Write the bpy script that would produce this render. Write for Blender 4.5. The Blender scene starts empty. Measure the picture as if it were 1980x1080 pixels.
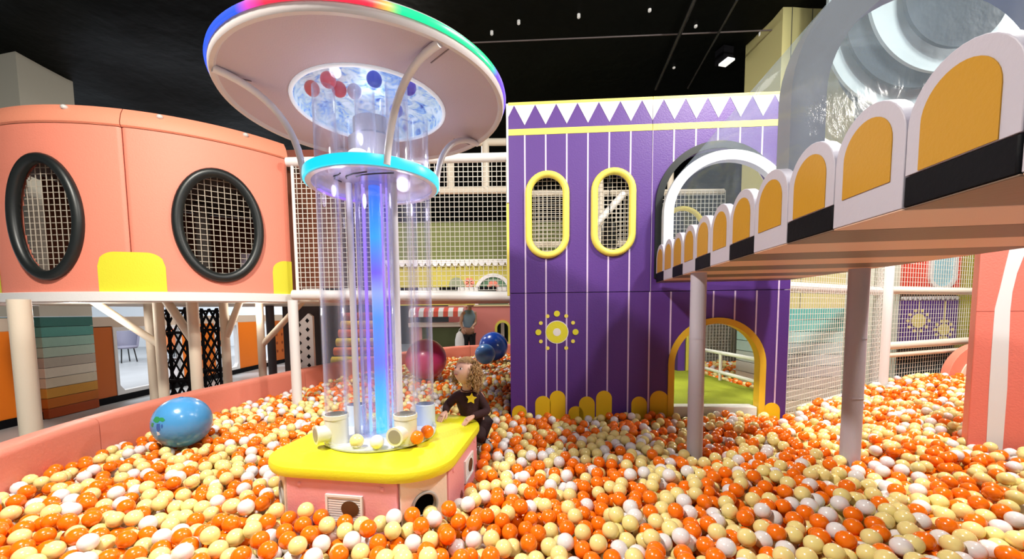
import bpy, math, random, numpy as np
from mathutils import Vector, Matrix
from mathutils.geometry import tessellate_polygon
random.seed(7); RNG = np.random.RandomState(5)
S = bpy.context.scene; COL = S.collection
PI = math.pi; sin, cos = math.sin, math.cos

# ------------------------------------------------------------------ camera
CF, CX, CY, PITCH, ROLL = 760., 965., 656., .070, .011
W_ = Vector((0, cos(PITCH), -sin(PITCH))); R0 = Vector((1, 0, 0)); D0 = W_.cross(R0)
RR = cos(ROLL)*R0 + sin(ROLL)*D0; DD = cos(ROLL)*D0 - sin(ROLL)*R0
EYE = Vector((0, 0, 1.33))
cd = bpy.data.cameras.new('camera'); cam = bpy.data.objects.new('camera', cd); COL.objects.link(cam)
cam.matrix_world = Matrix(((RR.x, -DD.x, -W_.x, EYE.x), (RR.y, -DD.y, -W_.y, EYE.y), (RR.z, -DD.z, -W_.z, EYE.z), (0, 0, 0, 1)))
cd.sensor_fit = 'HORIZONTAL'; cd.sensor_width = 36; cd.lens = CF/1980*36
cd.shift_x = (990-CX)/1980; cd.shift_y = (CY-540)/1980
cd.clip_start = .05; cd.clip_end = 100
S.camera = cam

def ray(px, py): return (px-CX)/CF*RR + (py-CY)/CF*DD + W_
def atY(px, py, y): v = ray(px, py); return EYE + v*(y/v.y)      # the point of the plane y = const seen at a photo pixel
def atZ(px, py, z): v = ray(px, py); return EYE + v*((z-1.33)/v.z)
def proj(P):
    P = Vector(P)-EYE; a = P.dot(W_); return CX+CF*P.dot(RR)/a, CY+CF*P.dot(DD)/a, a

# ------------------------------------------------------------------ colour management, world, lights
S.view_settings.view_transform = 'Standard'; S.view_settings.look = 'None'
S.view_settings.gamma = 1; S.view_settings.use_curve_mapping = False
S.view_settings.exposure = -0.12
try:
    S.cycles.use_denoising = True; S.cycles.max_bounces = 8; S.cycles.diffuse_bounces = 3; S.cycles.glossy_bounces = 3
    S.cycles.transparent_max_bounces = 24; S.cycles.transmission_bounces = 4; S.cycles.sample_clamp_indirect = 4
    S.cycles.caustics_reflective = False; S.cycles.caustics_refractive = False
except Exception: pass
wd = bpy.data.worlds.new('world'); S.world = wd; wd.use_nodes = True
wd.node_tree.nodes['Background'].inputs[0].default_value = (1, .95, .9, 1)
wd.node_tree.nodes['Background'].inputs[1].default_value = .13

def area(name, loc, target, power, size, color=(1, .95, .88), sy=None):
    l = bpy.data.lights.new(name, 'AREA'); l.energy = power; l.color = color; l.size = size
    if sy: l.shape = 'RECTANGLE'; l.size_y = sy
    o = bpy.data.objects.new(name, l); COL.objects.link(o); o.location = loc
    o.rotation_euler = (Vector(target)-Vector(loc)).to_track_quat('-Z', 'Y').to_euler(); return o
def point(name, loc, power, color=(1, .95, .88), r=.1):
    l = bpy.data.lights.new(name, 'POINT'); l.energy = power; l.color = color; l.shadow_soft_size = r
    o = bpy.data.objects.new(name, l); COL.objects.link(o); o.location = loc; return o
area('ceiling_lamp', (-1.9, .6, 4.35), (-1.7, 1.9, .5), 280, .35, (1, .95, .84))
area('ceiling_lamp', (2.5, 1.4, 4.40), (1.6, 2.9, .5), 165, .28, (1, .96, .88))
area('ceiling_lamp', (3.2, 2.1, 4.40), (3.7, 3.0, .4), 95, .5, (1, .94, .82))
area('ceiling_lamp', (.9, -1.4, 4.40), (.6, 3.4, 1.1), 66, .5)
area('ceiling_lamp', (-1.6, 7.2, 4.30), (-1.2, 6.6, .4), 150, .4)
area('ceiling_lamp', (5.4, 3.6, 4.30), (4.4, 4.2, .5), 210, .5)
area('ceiling_lamp', (-9.0, 8.0, 4.2), (-9, 9, 0), 480, 3.0, (.92, .96, 1))
area('ceiling_lamp', (-9.0, 13.0, 4.2), (-10, 16.9, 1.5), 500, 2.0, (.92, .96, 1))
area('ceiling_lamp', (-3.9, 8.8, 4.2), (-5.4, 8.5, 0), 160, 1.5)
area('ceiling_lamp', (.4, 10.6, 4.2), (-.4, 11.6, .8), 120, 1.2)
point('under_deck_fill', (-4.3, 4.0, 1.36), 20, (1, .95, .88), .06); point('under_deck_fill', (-2.95, 4.75, 1.34), 4, (1, .95, .88), .06)  # added fills without fixtures, brightening the spotted board and striped column
area('ceiling_lamp', (-13, 8, 3.8), (-18.9, 9.5, 1.5), 700, 2.0, (.92, .96, 1))
area('tower_room_lamp', (-3.75, 5.0, 2.90), (-3.75, 4.9, 1.5), 3.5, .6)
area('playhouse_lamp', (1.6, 4.7, 4.3), (1.4, 5.4, 1.5), 8, .6)
area('playhouse_lamp', (1.7, 4.5, 1.42), (1.7, 4.6, .4), 26, .5, (1, 1, .85))
for a_ in (150, 30, 270): point('hub_spot', (-.652+.27*cos(math.radians(a_)), 2.128+.27*sin(math.radians(a_)), 2.15), 1.0, (.88, .86, 1), .03)
for a_ in (60, 240): point('ring_led', (-.652+.22*cos(math.radians(a_)), 2.128+.22*sin(math.radians(a_)), 1.93), .7, (.75, .72, 1), .04)
point('bowl_lamp', (-.652, 2.128, 2.44), .5, (.8, .88, 1), .05)

# ------------------------------------------------------------------ materials
MATS = {}
def mat(name, col, rough=.5, bump=0., bscale=60, metal=0., coat=0., emit=None, estr=0., spec=.5, var=0., vscale=3, sss=0.):
    if name in MATS: return MATS[name]
    m = bpy.data.materials.new(name); m.use_nodes = True; nt = m.node_tree; b = nt.nodes['Principled BSDF']
    b.inputs['Base Color'].default_value = (*col, 1); b.inputs['Roughness'].default_value = rough
    b.inputs['Metallic'].default_value = metal; b.inputs['Coat Weight'].default_value = coat
    b.inputs['Specular IOR Level'].default_value = spec; b.inputs['Coat Roughness'].default_value = .08
    if emit: b.inputs['Emission Color'].default_value = (*emit, 1); b.inputs['Emission Strength'].default_value = estr
    if sss: b.inputs['Subsurface Weight'].default_value = sss; b.inputs['Subsurface Radius'].default_value = (.02, .01, .006)
    tc = nt.nodes.new('ShaderNodeTexCoord')
    if bump:
        n = nt.nodes.new('ShaderNodeTexNoise'); n.inputs['Scale'].default_value = bscale; n.inputs['Detail'].default_value = 3
        nt.links.new(tc.outputs['Object'], n.inputs['Vector'])
        bp = nt.nodes.new('ShaderNodeBump'); bp.inputs['Strength'].default_value = bump; bp.inputs['Distance'].default_value = .02
        nt.links.new(n.outputs['Fac'], bp.inputs['Height']); nt.links.new(bp.outputs['Normal'], b.inputs['Normal'])
    if var:
        n = nt.nodes.new('ShaderNodeTexNoise'); n.inputs['Scale'].default_value = vscale; n.inputs['Detail'].default_value = 4
        nt.links.new(tc.outputs['Object'], n.inputs['Vector'])
        r = nt.nodes.new('ShaderNodeMapRange'); r.inputs['To Min'].default_value = 1-var; r.inputs['To Max'].default_value = 1+var
        nt.links.new(n.outputs['Fac'], r.inputs['Value'])
        h = nt.nodes.new('ShaderNodeHueSaturation'); h.inputs['Color'].default_value = (*col, 1)
        nt.links.new(r.outputs['Result'], h.inputs['Value']); nt.links.new(h.outputs['Color'], b.inputs['Base Color'])
    MATS[name] = m; return m

def clear(name, tint, body=(.8, .85, 1), fac=.08, edge=.5, rough=.04, streak=0., sscale=8, gloss=.45):
    """thin clear plastic: see-through face on, glossy and slightly milky towards its edges"""
    m = bpy.data.materials.new(name); m.use_nodes = True; nt = m.node_tree; N = nt.nodes; L = nt.links
    N.remove(N['Principled BSDF']); out = N['Material Output']
    tr = N.new('ShaderNodeBsdfTransparent'); tr.inputs[0].default_value = (*tint, 1)
    gl = N.new('ShaderNodeBsdfGlossy'); gl.inputs['Color'].default_value = (1, 1, 1, 1); gl.inputs['Roughness'].default_value = rough
    df = N.new('ShaderNodeBsdfTranslucent'); df.inputs[0].default_value = (*body, 1)
    d2 = N.new('ShaderNodeBsdfDiffuse'); d2.inputs[0].default_value = (*body, 1)
    mb = N.new('ShaderNodeMixShader'); mb.inputs[0].default_value = .5; L.new(df.outputs[0], mb.inputs[1]); L.new(d2.outputs[0], mb.inputs[2])
    lw = N.new('ShaderNodeLayerWeight'); lw.inputs['Blend'].default_value = .35
    mg = N.new('ShaderNodeMixShader'); mg.inputs[0].default_value = gloss; L.new(mb.outputs[0], mg.inputs[1]); L.new(gl.outputs[0], mg.inputs[2])
    mr = N.new('ShaderNodeMapRange'); L.new(lw.outputs['Facing'], mr.inputs['Value']); mr.inputs['To Min'].default_value = fac; mr.inputs['To Max'].default_value = edge
    f = mr.outputs['Result']
    if streak:
        tc = N.new('ShaderNodeTexCoord'); n = N.new('ShaderNodeTexNoise'); n.inputs['Scale'].default_value = sscale; n.inputs['Detail'].default_value = 5
        n.inputs['Distortion'].default_value = 2.5; L.new(tc.outputs['Object'], n.inputs['Vector'])
        r2 = N.new('ShaderNodeMapRange'); r2.inputs['From Min'].default_value = .5; r2.inputs['From Max'].default_value = .75; r2.inputs['To Max'].default_value = streak
        L.new(n.outputs['Fac'], r2.inputs['Value']); ad = N.new('ShaderNodeMath'); ad.operation = 'ADD'; ad.use_clamp = True
        L.new(f, ad.inputs[0]); L.new(r2.outputs['Result'], ad.inputs[1]); f = ad.outputs[0]
        bp = N.new('ShaderNodeBump'); bp.inputs['Strength'].default_value = .3; bp.inputs['Distance'].default_value = .02
        L.new(n.outputs['Fac'], bp.inputs['Height']); L.new(bp.outputs['Normal'], gl.inputs['Normal'])
    mx = N.new('ShaderNodeMixShader'); L.new(f, mx.inputs[0]); L.new(tr.outputs[0], mx.inputs[1]); L.new(mg.outputs[0], mx.inputs[2])
    L.new(mx.outputs[0], out.inputs['Surface']); MATS[name] = m; return m

def ramp_emit(name, stops, z0, z1, strength, base=(.02, .02, .03), angle=False, wob=0.):
    """light-giving strip whose colour runs along its height (or around its axis)"""
    m = bpy.data.materials.new(name); m.use_nodes = True; nt = m.node_tree; N = nt.nodes; L = nt.links; b = N['Principled BSDF']
    tc = N.new('ShaderNodeTexCoord'); sp = N.new('ShaderNodeSeparateXYZ'); L.new(tc.outputs['Object'], sp.inputs[0])
    mr = N.new('ShaderNodeMapRange'); mr.inputs['From Min'].default_value = z0; mr.inputs['From Max'].default_value = z1
    if angle:
        at = N.new('ShaderNodeMath'); at.operation = 'ARCTAN2'; L.new(sp.outputs['Y'], at.inputs[0]); L.new(sp.outputs['X'], at.inputs[1]); L.new(at.outputs[0], mr.inputs['Value'])
    else: L.new(sp.outputs['Z'], mr.inputs['Value'])
    cr = N.new('ShaderNodeValToRGB'); L.new(mr.outputs['Result'], cr.inputs[0]); e = cr.color_ramp.elements
    e[0].position = stops[0][0]; e[0].color = (*stops[0][1], 1); e[1].position = stops[-1][0]; e[1].color = (*stops[-1][1], 1)
    for p, c in stops[1:-1]: x = e.new(p); x.color = (*c, 1)
    L.new(cr.outputs[0], b.inputs['Emission Color']); b.inputs['Emission Strength'].default_value = strength
    b.inputs['Base Color'].default_value = (*base, 1); b.inputs['Roughness'].default_value = .3
    MATS[name] = m; return m

coral = mat('coral_vinyl', (.84, .26, .18), .58, .12, 90)
coral2 = mat('coral_rim', (.84, .29, .18), .6, .1, 80)
pitpad = mat('pit_pad_coral', (.78, .25, .18), .5, .1, 60)
pink = mat('pink_vinyl', (.80, .33, .36), .45, .1, 90)
cream = mat('cream_vinyl', (.86, .72, .60), .45, .08, 90)
yellow = mat('yellow_vinyl', (.76, .70, .015), .45, .12, 110)
lemon = mat('lemon_vinyl', (.74, .69, .035), .5, .1, 90)
paleyel = mat('pale_yellow_vinyl', (.84, .72, .12), .45, .08, 90)
gold = mat('shaded_gold_vinyl', (.46, .225, .003), .5, .06, 90)  # gold of the bridge arches, their shade darkened into the colour
humpy = mat('hump_yellow', (.82, .54, .01), .5, .06, 90)
purple = mat('purple_vinyl', (.088, .027, .225), .48, .1, 90)
lilac = mat('lilac_print', (.66, .52, .78), .5)
white = mat('white_vinyl', (.80, .79, .80), .4, .05, 70)
shadewhite = mat('shaded_white_vinyl', (.46, .43, .51), .5, .05, 70)  # white vinyl with the bridge's lavender shade put into its colour
ivory = mat('ivory_foam', (.76, .68, .57), .5, .05, 70)
taupe = mat('ivory_post_foam', (.72, .62, .50), .55, .05, 50)
black = mat('black_vinyl', (.004, .004, .006), .6, .05, 70, spec=.12)
rubber = mat('black_rubber', (.010, .013, .014), .38)
netm = mat('white_cord', (.74, .72, .66), .7); netd = mat('tan_cord', (.52, .46, .38), .7)
mauve = mat('mauve_panel', (.52, .43, .49), .6, .1, 150)
tubew = mat('grey_white_pipe', (.78, .76, .80), .3)
silver = mat('steel_bolt', (.7, .7, .7), .25, metal=1.)
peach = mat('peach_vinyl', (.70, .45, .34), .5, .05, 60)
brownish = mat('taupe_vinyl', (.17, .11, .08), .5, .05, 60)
ceilm = mat('black_tarp', (.003, .004, .0035), .5, 1.0, 3.0, spec=.05)
bluev = mat('blue_ball_vinyl', (.075, .33, .70), .25, .04, 60, coat=.3)
acr = clear('clear_acrylic', (.99, .99, 1), (.75, .8, 1), .03, .55)
acr2 = clear('thick_clear_acrylic', (.97, .98, 1), (.72, .74, 1), .16, .6)
vinyl = clear('clear_vinyl_dome', (.94, .96, .97), (.50, .60, .66), .018, .24, .08, streak=.09, sscale=2.2, gloss=.2)
frost = mat('frosted_acrylic', (.80, .78, .86), .25, coat=.3)

# ------------------------------------------------------------------ mesh builder
class MB:
    def __init__(s): s.v = []; s.f = []; s.m = []; s.mi = 0
    def add(s, vs, fs, mi=None):
        o = len(s.v); s.v += [tuple(p) for p in vs]; s.f += [tuple(i+o for i in q) for q in fs]; s.m += [s.mi if mi is None else mi]*len(fs); return s
    def box(s, x0, x1, y0, y1, z0, z1, mi=None):
        return s.fbox((0, 0, 0), (1, 0, 0), (0, 1, 0), x0, x1, y0, y1, z0, z1, mi)
    def fbox(s, o, u, v, a0, a1, b0, b1, c0, c1, mi=None, w=(0, 0, 1)):
        o, u, v, w = Vector(o), Vector(u), Vector(v), Vector(w)
        p = [o+u*a+v*b+w*c for c in (c0, c1) for b in (b0, b1) for a in (a0, a1)]
        return s.add(p, [(0, 2, 3, 1), (4, 5, 7, 6), (0, 1, 5, 4), (2, 6, 7, 3), (0, 4, 6, 2), (1, 3, 7, 5)], mi)
    def seg(s, p, q, r, mi=None):
        p, q = Vector(p), Vector(q); d = (q-p).normalized(); a = Vector((0, 0, 1)) if abs(d.z) < .9 else Vector((1, 0, 0))
        u = d.cross(a).normalized()*r; w = d.cross(u).normalized()*r
        return s.add([p+u+w, p-u+w, p-u-w, p+u-w, q+u+w, q-u+w, q-u-w, q+u-w], [(0, 1, 2, 3), (7, 6, 5, 4), (0, 4, 5, 1), (1, 5, 6, 2), (2, 6, 7, 3), (3, 7, 4, 0)], mi)
    def tube(s, pts, r, n=12, closed=False, mi=None, ell=None, up=None):
        P = [Vector(p) for p in pts]; k = len(P); R = r if isinstance(r, (list, tuple)) else [r]*k
        vs = []; prev = None
        for i in range(k):
            if closed: d = P[(i+1) % k]-P[i-1]
            else: d = P[min(i+1, k-1)]-P[max(i-1, 0)]
            d.normalize()
            if up is not None: u = Vector(up)-d*d.dot(Vector(up)); u.normalize()
            elif prev is None:
                a = Vector((0, 0, 1)) if abs(d.z) < .9 else Vector((1, 0, 0)); u = d.cross(a).normalized()
            else: u = (prev-d*prev.dot(d)).normalized()
            prev = u; w = d.cross(u); e = ell or (1, 1)
            for j in range(n): t = 2*PI*j/n; vs.append(P[i]+u*(cos(t)*R[i]*e[0])+w*(sin(t)*R[i]*e[1]))
        fs = []
        for i in range(k if closed else k-1):
            a, b = i*n, ((i+1) % k)*n
            for j in range(n): fs.append((a+j, a+(j+1) % n, b+(j+1) % n, b+j))
        if not closed: fs.append(tuple(range(n))[::-1]); fs.append(tuple(range((k-1)*n, k*n)))
        return s.add(vs, fs, mi)
    def lathe(s, c, prof, n=32, mi=None, a0=0, a1=2*PI):
        full = abs(a1-a0-2*PI) < 1e-6; m = n if full else n+1
        vs = [(c[0]+r*cos(a0+(a1-a0)*j/n), c[1]+r*sin(a0+(a1-a0)*j/n), c[2]+z) for r, z in prof for j in range(m)]
        fs = []
        for i in range(len(prof)-1):
            for j in range(n): fs.append((i*m+j, i*m+(j+1) % m, (i+1)*m+(j+1) % m, (i+1)*m+j))
        return s.add(vs, fs, mi)
    def ball(s, c, r, n=16, mi=None, fr=None):
        rx, ry, rz = r if isinstance(r, (list, tuple)) else (r, r, r); h = n//2; c = Vector(c)
        U, V, Wv = fr or (Vector((1, 0, 0)), Vector((0, 1, 0)), Vector((0, 0, 1)))
        vs = [c+U*(rx*sin(PI*i/h)*cos(2*PI*j/n))+V*(ry*sin(PI*i/h)*sin(2*PI*j/n))+Wv*(rz*cos(PI*i/h)) for i in range(h+1) for j in range(n)]
        fs = [(i*n+j, (i+1)*n+j, (i+1)*n+(j+1) % n, i*n+(j+1) % n) for i in range(h) for j in range(n)]
        return s.add(vs, fs, mi)
    def plate(s, loops, F, w0, w1, mi=None, ms=None):
        """flat panel with holes: outline + holes in 2-D, F(u, v, w) into the world"""
        tri = tessellate_polygon([[Vector((a, b, 0)) for a, b in lp] for lp in loops])
        fl = [p for lp in loops for p in lp]; n = len(fl)
        s.add([F(a, b, w0) for a, b in fl]+[F(a, b, w1) for a, b in fl], [tuple(t) for t in tri]+[tuple(i+n for i in t[::-1]) for t in tri], mi)
        for lp in loops:
            k = len(lp); s.add([F(a, b, w0) for a, b in lp]+[F(a, b, w1) for a, b in lp], [(i, (i+1) % k, (i+1) % k+k, i+k) for i in range(k)], mi if ms is None else ms)
        return s
    def build(s, name, mats, parent=None, loc=None, smooth=True, bevel=0, fixn=True, ang=40):
        me = bpy.data.meshes.new(name); org = Vector((0, 0, 0)); q = parent
        while q is not None: org = org+q.location; q = q.parent
        if loc is not None: org = Vector(loc)
        me.from_pydata([(p[0]-org.x, p[1]-org.y, p[2]-org.z) for p in s.v], [], s.f)
        for m in (mats if isinstance(mats, (list, tuple)) else [mats]): me.materials.append(m)
        me.polygons.foreach_set('material_index', s.m)
        if fixn:
            import bmesh
            b = bmesh.new(); b.from_mesh(me); bmesh.ops.remove_doubles(b, verts=b.verts, dist=1e-5); bmesh.ops.recalc_face_normals(b, faces=b.faces); b.to_mesh(me); b.free()
        if smooth: me.shade_smooth(); me.set_sharp_from_angle(angle=math.radians(ang))
        o = bpy.data.objects.new(name, me); COL.objects.link(o)
        if parent is not None: o.parent = parent
        elif loc is not None: o.location = org
        if bevel:
            bm_ = o.modifiers.new('edge', 'BEVEL'); bm_.width = bevel; bm_.segments = 3; bm_.limit_method = 'ANGLE'; bm_.angle_limit = math.radians(50)
        return o

def tag(o, label=None, cat=None, group=None, kind=None):
    if label: o['label'] = label
    if cat: o['category'] = cat
    if group: o['group'] = group
    if kind: o['kind'] = kind
    return o
def thing(name, label, cat, loc, group=None):
    o = bpy.data.objects.new(name, None); COL.objects.link(o); o.location = loc; o.empty_display_size = .1
    return tag(o, label, cat, group)
def copy_tree(o, parent=None):
    c = o.copy(); COL.objects.link(c); c.parent = parent
    for ch in list(o.children): copy_tree(ch, c)
    return c
def circ(cx, cy, r, n=32, ry=None): return [(cx+r*cos(2*PI*i/n), cy+(ry or r)*sin(2*PI*i/n)) for i in range(n)]
def stadium(cx, cz, hw, hh, n=12):
    return [(cx+hw*cos(PI*i/n), cz+hh-hw+hw*sin(PI*i/n)) for i in range(n+1)]+[(cx-hw*cos(PI*i/n), cz-hh+hw-hw*sin(PI*i/n)) for i in range(n+1)]
def arch(cx, z0, zs, hw, n=20):     # flat-bottomed, round-topped
    return [(cx-hw, z0), (cx+hw, z0)]+[(cx+hw*cos(PI*i/n), zs+hw*sin(PI*i/n)) for i in range(n+1)]
def frame(A, B, z0=0):              # wall frame: u along A->B, v up, w out towards the camera side
    A, B = Vector((A[0], A[1], 0)), Vector((B[0], B[1], 0)); u = (B-A).normalized(); n = Vector((u.y, -u.x, 0))
    return (lambda a, b, w: A+u*a+n*w+Vector((0, 0, z0+b))), (B-A).length, u, n
def net(mb, F, u0, u1, v0, v1, cell, r, w=0, ext=None, extv=None):
    n = int((u1-u0)/cell)
    for i in range(n+1):
        u = u0+(u1-u0)*i/n; e = (v0, v1) if ext is None else ext(u)
        if e: mb.seg(F(u, e[0], w), F(u, e[1], w), r)
    n = int((v1-v0)/cell)
    for i in range(n+1):
        v = v0+(v1-v0)*i/n; e = (u0, u1) if extv is None else extv(v)
        if e: mb.seg(F(e[0], v, w), F(e[1], v, w), r)
    return mb
def post(name, label, x, y, z0, z1, r, m, group=None, cat='post', brace=None, joints=()):
    t = thing(name, label, cat, (x, y, z0), group)
    b = MB().tube([(x, y, z0), (x, y, z1)], r, 20); b.build('padded_pole', m, t)
    for z in joints: MB().lathe((x, y, z), [(r, 0), (r+.0015, 0), (r+.0015, .006), (r, .006)], 20).build('joint_band', m, t)
    if brace:
        for (a, bb, rr) in brace: MB().tube([a, bb], rr, 16).build('brace', m, t)
    return t

# ------------------------------------------------------------------ setting
floor_m = mat('hall_floor', (.42, .44, .46), .35, .05, 5, var=.15, vscale=2)
farw = mat('far_wall_dark', (.03, .03, .032), .7)
tag(MB().box(-19, 10, -3, 17, -.1, 0).build('floor', floor_m, smooth=False), kind='structure')
c_ = MB(); nx, ny = 90, 60
vs = []
for j in range(ny+1):
    for i in range(nx+1):
        x = -19+29*i/nx; y = -3+20*j/ny
        z = 4.58+.035*sin(x*2.3+1.3*sin(y*1.7))+.03*sin(y*3.1+x*.8)+.02*sin(x*7+y*2)
        vs.append((x, y, z))
c_.add(vs, [(j*(nx+1)+i, j*(nx+1)+i+1, (j+1)*(nx+1)+i+1, (j+1)*(nx+1)+i) for j in range(ny) for i in range(nx)])
tag(c_.build('ceiling', ceilm, fixn=False), kind='structure')
tag(MB().box(-6, 10, 16.9, 17, 0, 4.7).build('wall_back', farw, smooth=False), kind='structure')
tag(MB().box(-19, -6, 16.9, 17, 0, 4.7).build('wall_far_left', mat('cafe_wall', (.62, .66, .70), .7), smooth=False), kind='structure')
tag(MB().box(9.9, 10, -3, 16.9, 0, 4.7).build('wall_right', farw, smooth=False), kind='structure')
tag(MB().box(-19, -18.9, -3, 16.9, 0, 4.7).build('wall_left', mat('cafe_wall', (.62, .66, .70), .7), smooth=False), kind='structure')

# ------------------------------------------------------------------ ball tower (axis TX, TY)
TX, TY = -.652, 2.128
tower = thing('ball_tower', 'ball tower of clear tubes with glowing rings, mauve canopy and yellow topped pink box', 'play tower', (TX, TY, 0))
th = math.radians(-9.8); U_ = Vector((cos(th), sin(th), 0)); V_ = Vector((-sin(th), cos(th), 0)); TC = Vector((-.626, 2.128, 0))
def TF(a, b, z): return TC+U_*a+V_*b+Vector((0, 0, z))
hu, hv, ch = .428, .447, .16
octo = [(-hu+ch, -hv), (hu-ch, -hv), (hu, -hv+ch), (hu, hv-ch), (hu-ch, hv), (-hu+ch, hv), (-hu, hv-ch), (-hu, -hv+ch)]
# box: one mesh per panel so every face has its thickness
core = MB().plate([octo], lambda a, b, w: TF(a*.97, b*.97, w), 0, .60); core.build('base_core', mat('dark_inner', (.05, .03, .03), .8), tower)
for i in range(8):
    a = Vector((*octo[i], 0)); b = Vector((*octo[(i+1) % 8], 0)); L = (b-a).length; d = (b-a)/L; n = Vector((d.y, -d.x, 0))
    def PF(u, v, w, a=a, d=d, n=n): q = a+d*u+n*w; return TF(q.x, q.y, v)
    corner = i % 2 == 1
    if corner:
        lp = [[(.002, 0), (L-.002, 0), (L-.002, .607), (.002, .607)], circ(L/2, .475, .052, 28)]
        pn = MB().plate(lp, PF, -.012, .012).build('corner_panel', cream, tower, bevel=.004)
        ring = MB(); ring.tube([PF(L/2+.058*cos(2*PI*k/32), .475+.058*sin(2*PI*k/32), .014) for k in range(32)], .0075, 8, True); rg = ring.build('port_ring', mat('grey_ring', (.42, .40, .38), .4), pn)
        MB().plate([circ(L/2, .475, .053, 28)], PF, -.011, -.009).build('port_hole', mat('port_dark', (.002, .002, .002), .9, spec=.05), pn)
    else:
        pn = MB().plate([[(.003, 0), (L-.003, 0), (L-.003, .607), (.003, .607)]], PF, -.012, .014).build('side_panel', pink, tower, bevel=.006)
        bt = MB()
        for uu in (.07, L-.07): bt.lathe((0, 0, 0), [(0, 0)], 3) if False else bt.tube([PF(uu, .575, .013), PF(uu, .575, .018), PF(uu, .575, .0205)], [.010, .010, .004], 14)
        bt.build('button', pink, pn)
        vu = L*.5+.02 if i == 0 else L*.62
        fr = MB().plate([[(vu-.088, .420), (vu+.088, .420), (vu+.088, .540), (vu-.088, .540)], [(vu-.078, .430), (vu+.078, .430), (vu+.078, .530), (vu-.078, .530)]], PF, .012, .024).build('vent_grille', white, pn)
        sl = MB()
        for k in range(9): z = .437+.0108*k; sl.fbox(PF(vu, z, .016), U_ if i in (0, 4) else V_, (0, 0, 1), -.078, .078, -.0035, .0035, -.004, .004, w=(PF(0, 0, 1)-PF(0, 0, 0)))
        sl.build('louvre', white, fr)
        MB().plate([circ(vu+.028, .480, .042, 24, .036)], PF, .0205, .022).build('outlet_hole', mat('outlet_brown', (.10, .035, .008), .6), fr)
# top slab: round-cornered, soft edge
def rrect(hu, hv, r, n=10):
    o = []
    for (sx, sy, a0) in ((1, -1, -PI/2), (1, 1, 0), (-1, 1, PI/2), (-1, -1, PI)):
        for k in range(n+1): a = a0+PI/2*k/n; o.append((sx*(hu-r)+r*cos(a), sy*(hv-r)+r*sin(a)))
    return o
ts = MB(); prof = [(-.02, .606), (0, .609), (.006, .622), (.007, .640), (.002, .653), (-.012, .660), (-.04, .662)]
rings = []
for off, z in prof:
    rings.append([TF(a, b, z) for a, b in rrect(.458+off, .478+off, .24+off)])
k = len(rings[0])
ts.add([p for r_ in rings for p in r_], [(i*k+j, i*k+(j+1) % k, (i+1)*k+(j+1) % k, (i+1)*k+j) for i in range(len(rings)-1) for j in range(k)]+[tuple(range((len(rings)-1)*k, len(rings)*k)), tuple(range(k))[::-1]])
ts.build('tabletop', yellow, tower)
T0 = .662; ZT2 = 2.41
MB().lathe((TX, TY, T0), [(0, 0), (.285, 0), (.292, .004), (.292, .012), (.285, .014), (0, .014)], 64).build('tray_base', mat('tray_white', (.66, .70, .78), .15, coat=.4), tower)
MB().lathe((TX, TY, T0+.012), [(.288, 0), (.296, 0), (.298, .022), (.293, .024), (.289, .022), (.288, 0)], 64).build('tray_rim', acr2, tower)
zt = 1.998
led = ramp_emit('led_column', [(0, (.0, .75, 1)), (.18, (0, .55, 1)), (.30, (.12, .22, 1)), (.48, (.05, .35, 1)), (.58, (.35, .5, 1)), (.66, (.2, .12, 1)), (.8, (.0, .45, 1)), (1, (.02, .16, .95))], T0, zt, 1.35)
lc = MB().tube([(TX+.0, TY, T0+.01), (TX, TY, zt)], .029, 24).build('light_column', led, tower)
violet = ramp_emit('led_violet', [(0, (.2, .5, 1)), (.3, (.18, .08, 1)), (.6, (.25, .1, 1)), (1, (.3, .2, 1))], T0, zt, 2.2)
for a in (25, 95, 165, 215, 320): MB().tube([(TX+.062*cos(math.radians(a)), TY+.062*sin(math.radians(a)), T0+.01), (TX+.062*cos(math.radians(a)), TY+.062*sin(math.radians(a)), zt)], .0045, 8).build('light_strip', violet, tower)
coltube = clear('column_acrylic', (.90, .90, 1), (.60, .60, 1), .28, .65, .06)
MB().lathe((TX, TY, 0), [(.098, T0+.012), (.098, zt)], 48).build('column_tube', coltube, tower, fixn=False)
MB().lathe((TX, TY, T0), [(.13, .012), (.13, .02), (.10, .03), (.098, .05)], 40).build('column_collar', acr2, tower)
for a in (205, -22, 92):
    x, y = TX+.125*cos(math.radians(a)), TY+.125*sin(math.radians(a))
    MB().tube([(x, y, T0+.01), (x, y, zt)], .0165, 16).build('pole', tubew, tower)
fit = mat('elbow_plastic', (.70, .69, .62), .3, coat=.2)
TUBES = [(-.178, -.165, -1), (.175, -.178, 1), (.21, .165, 0), (-.20, .17, 0)]
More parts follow.
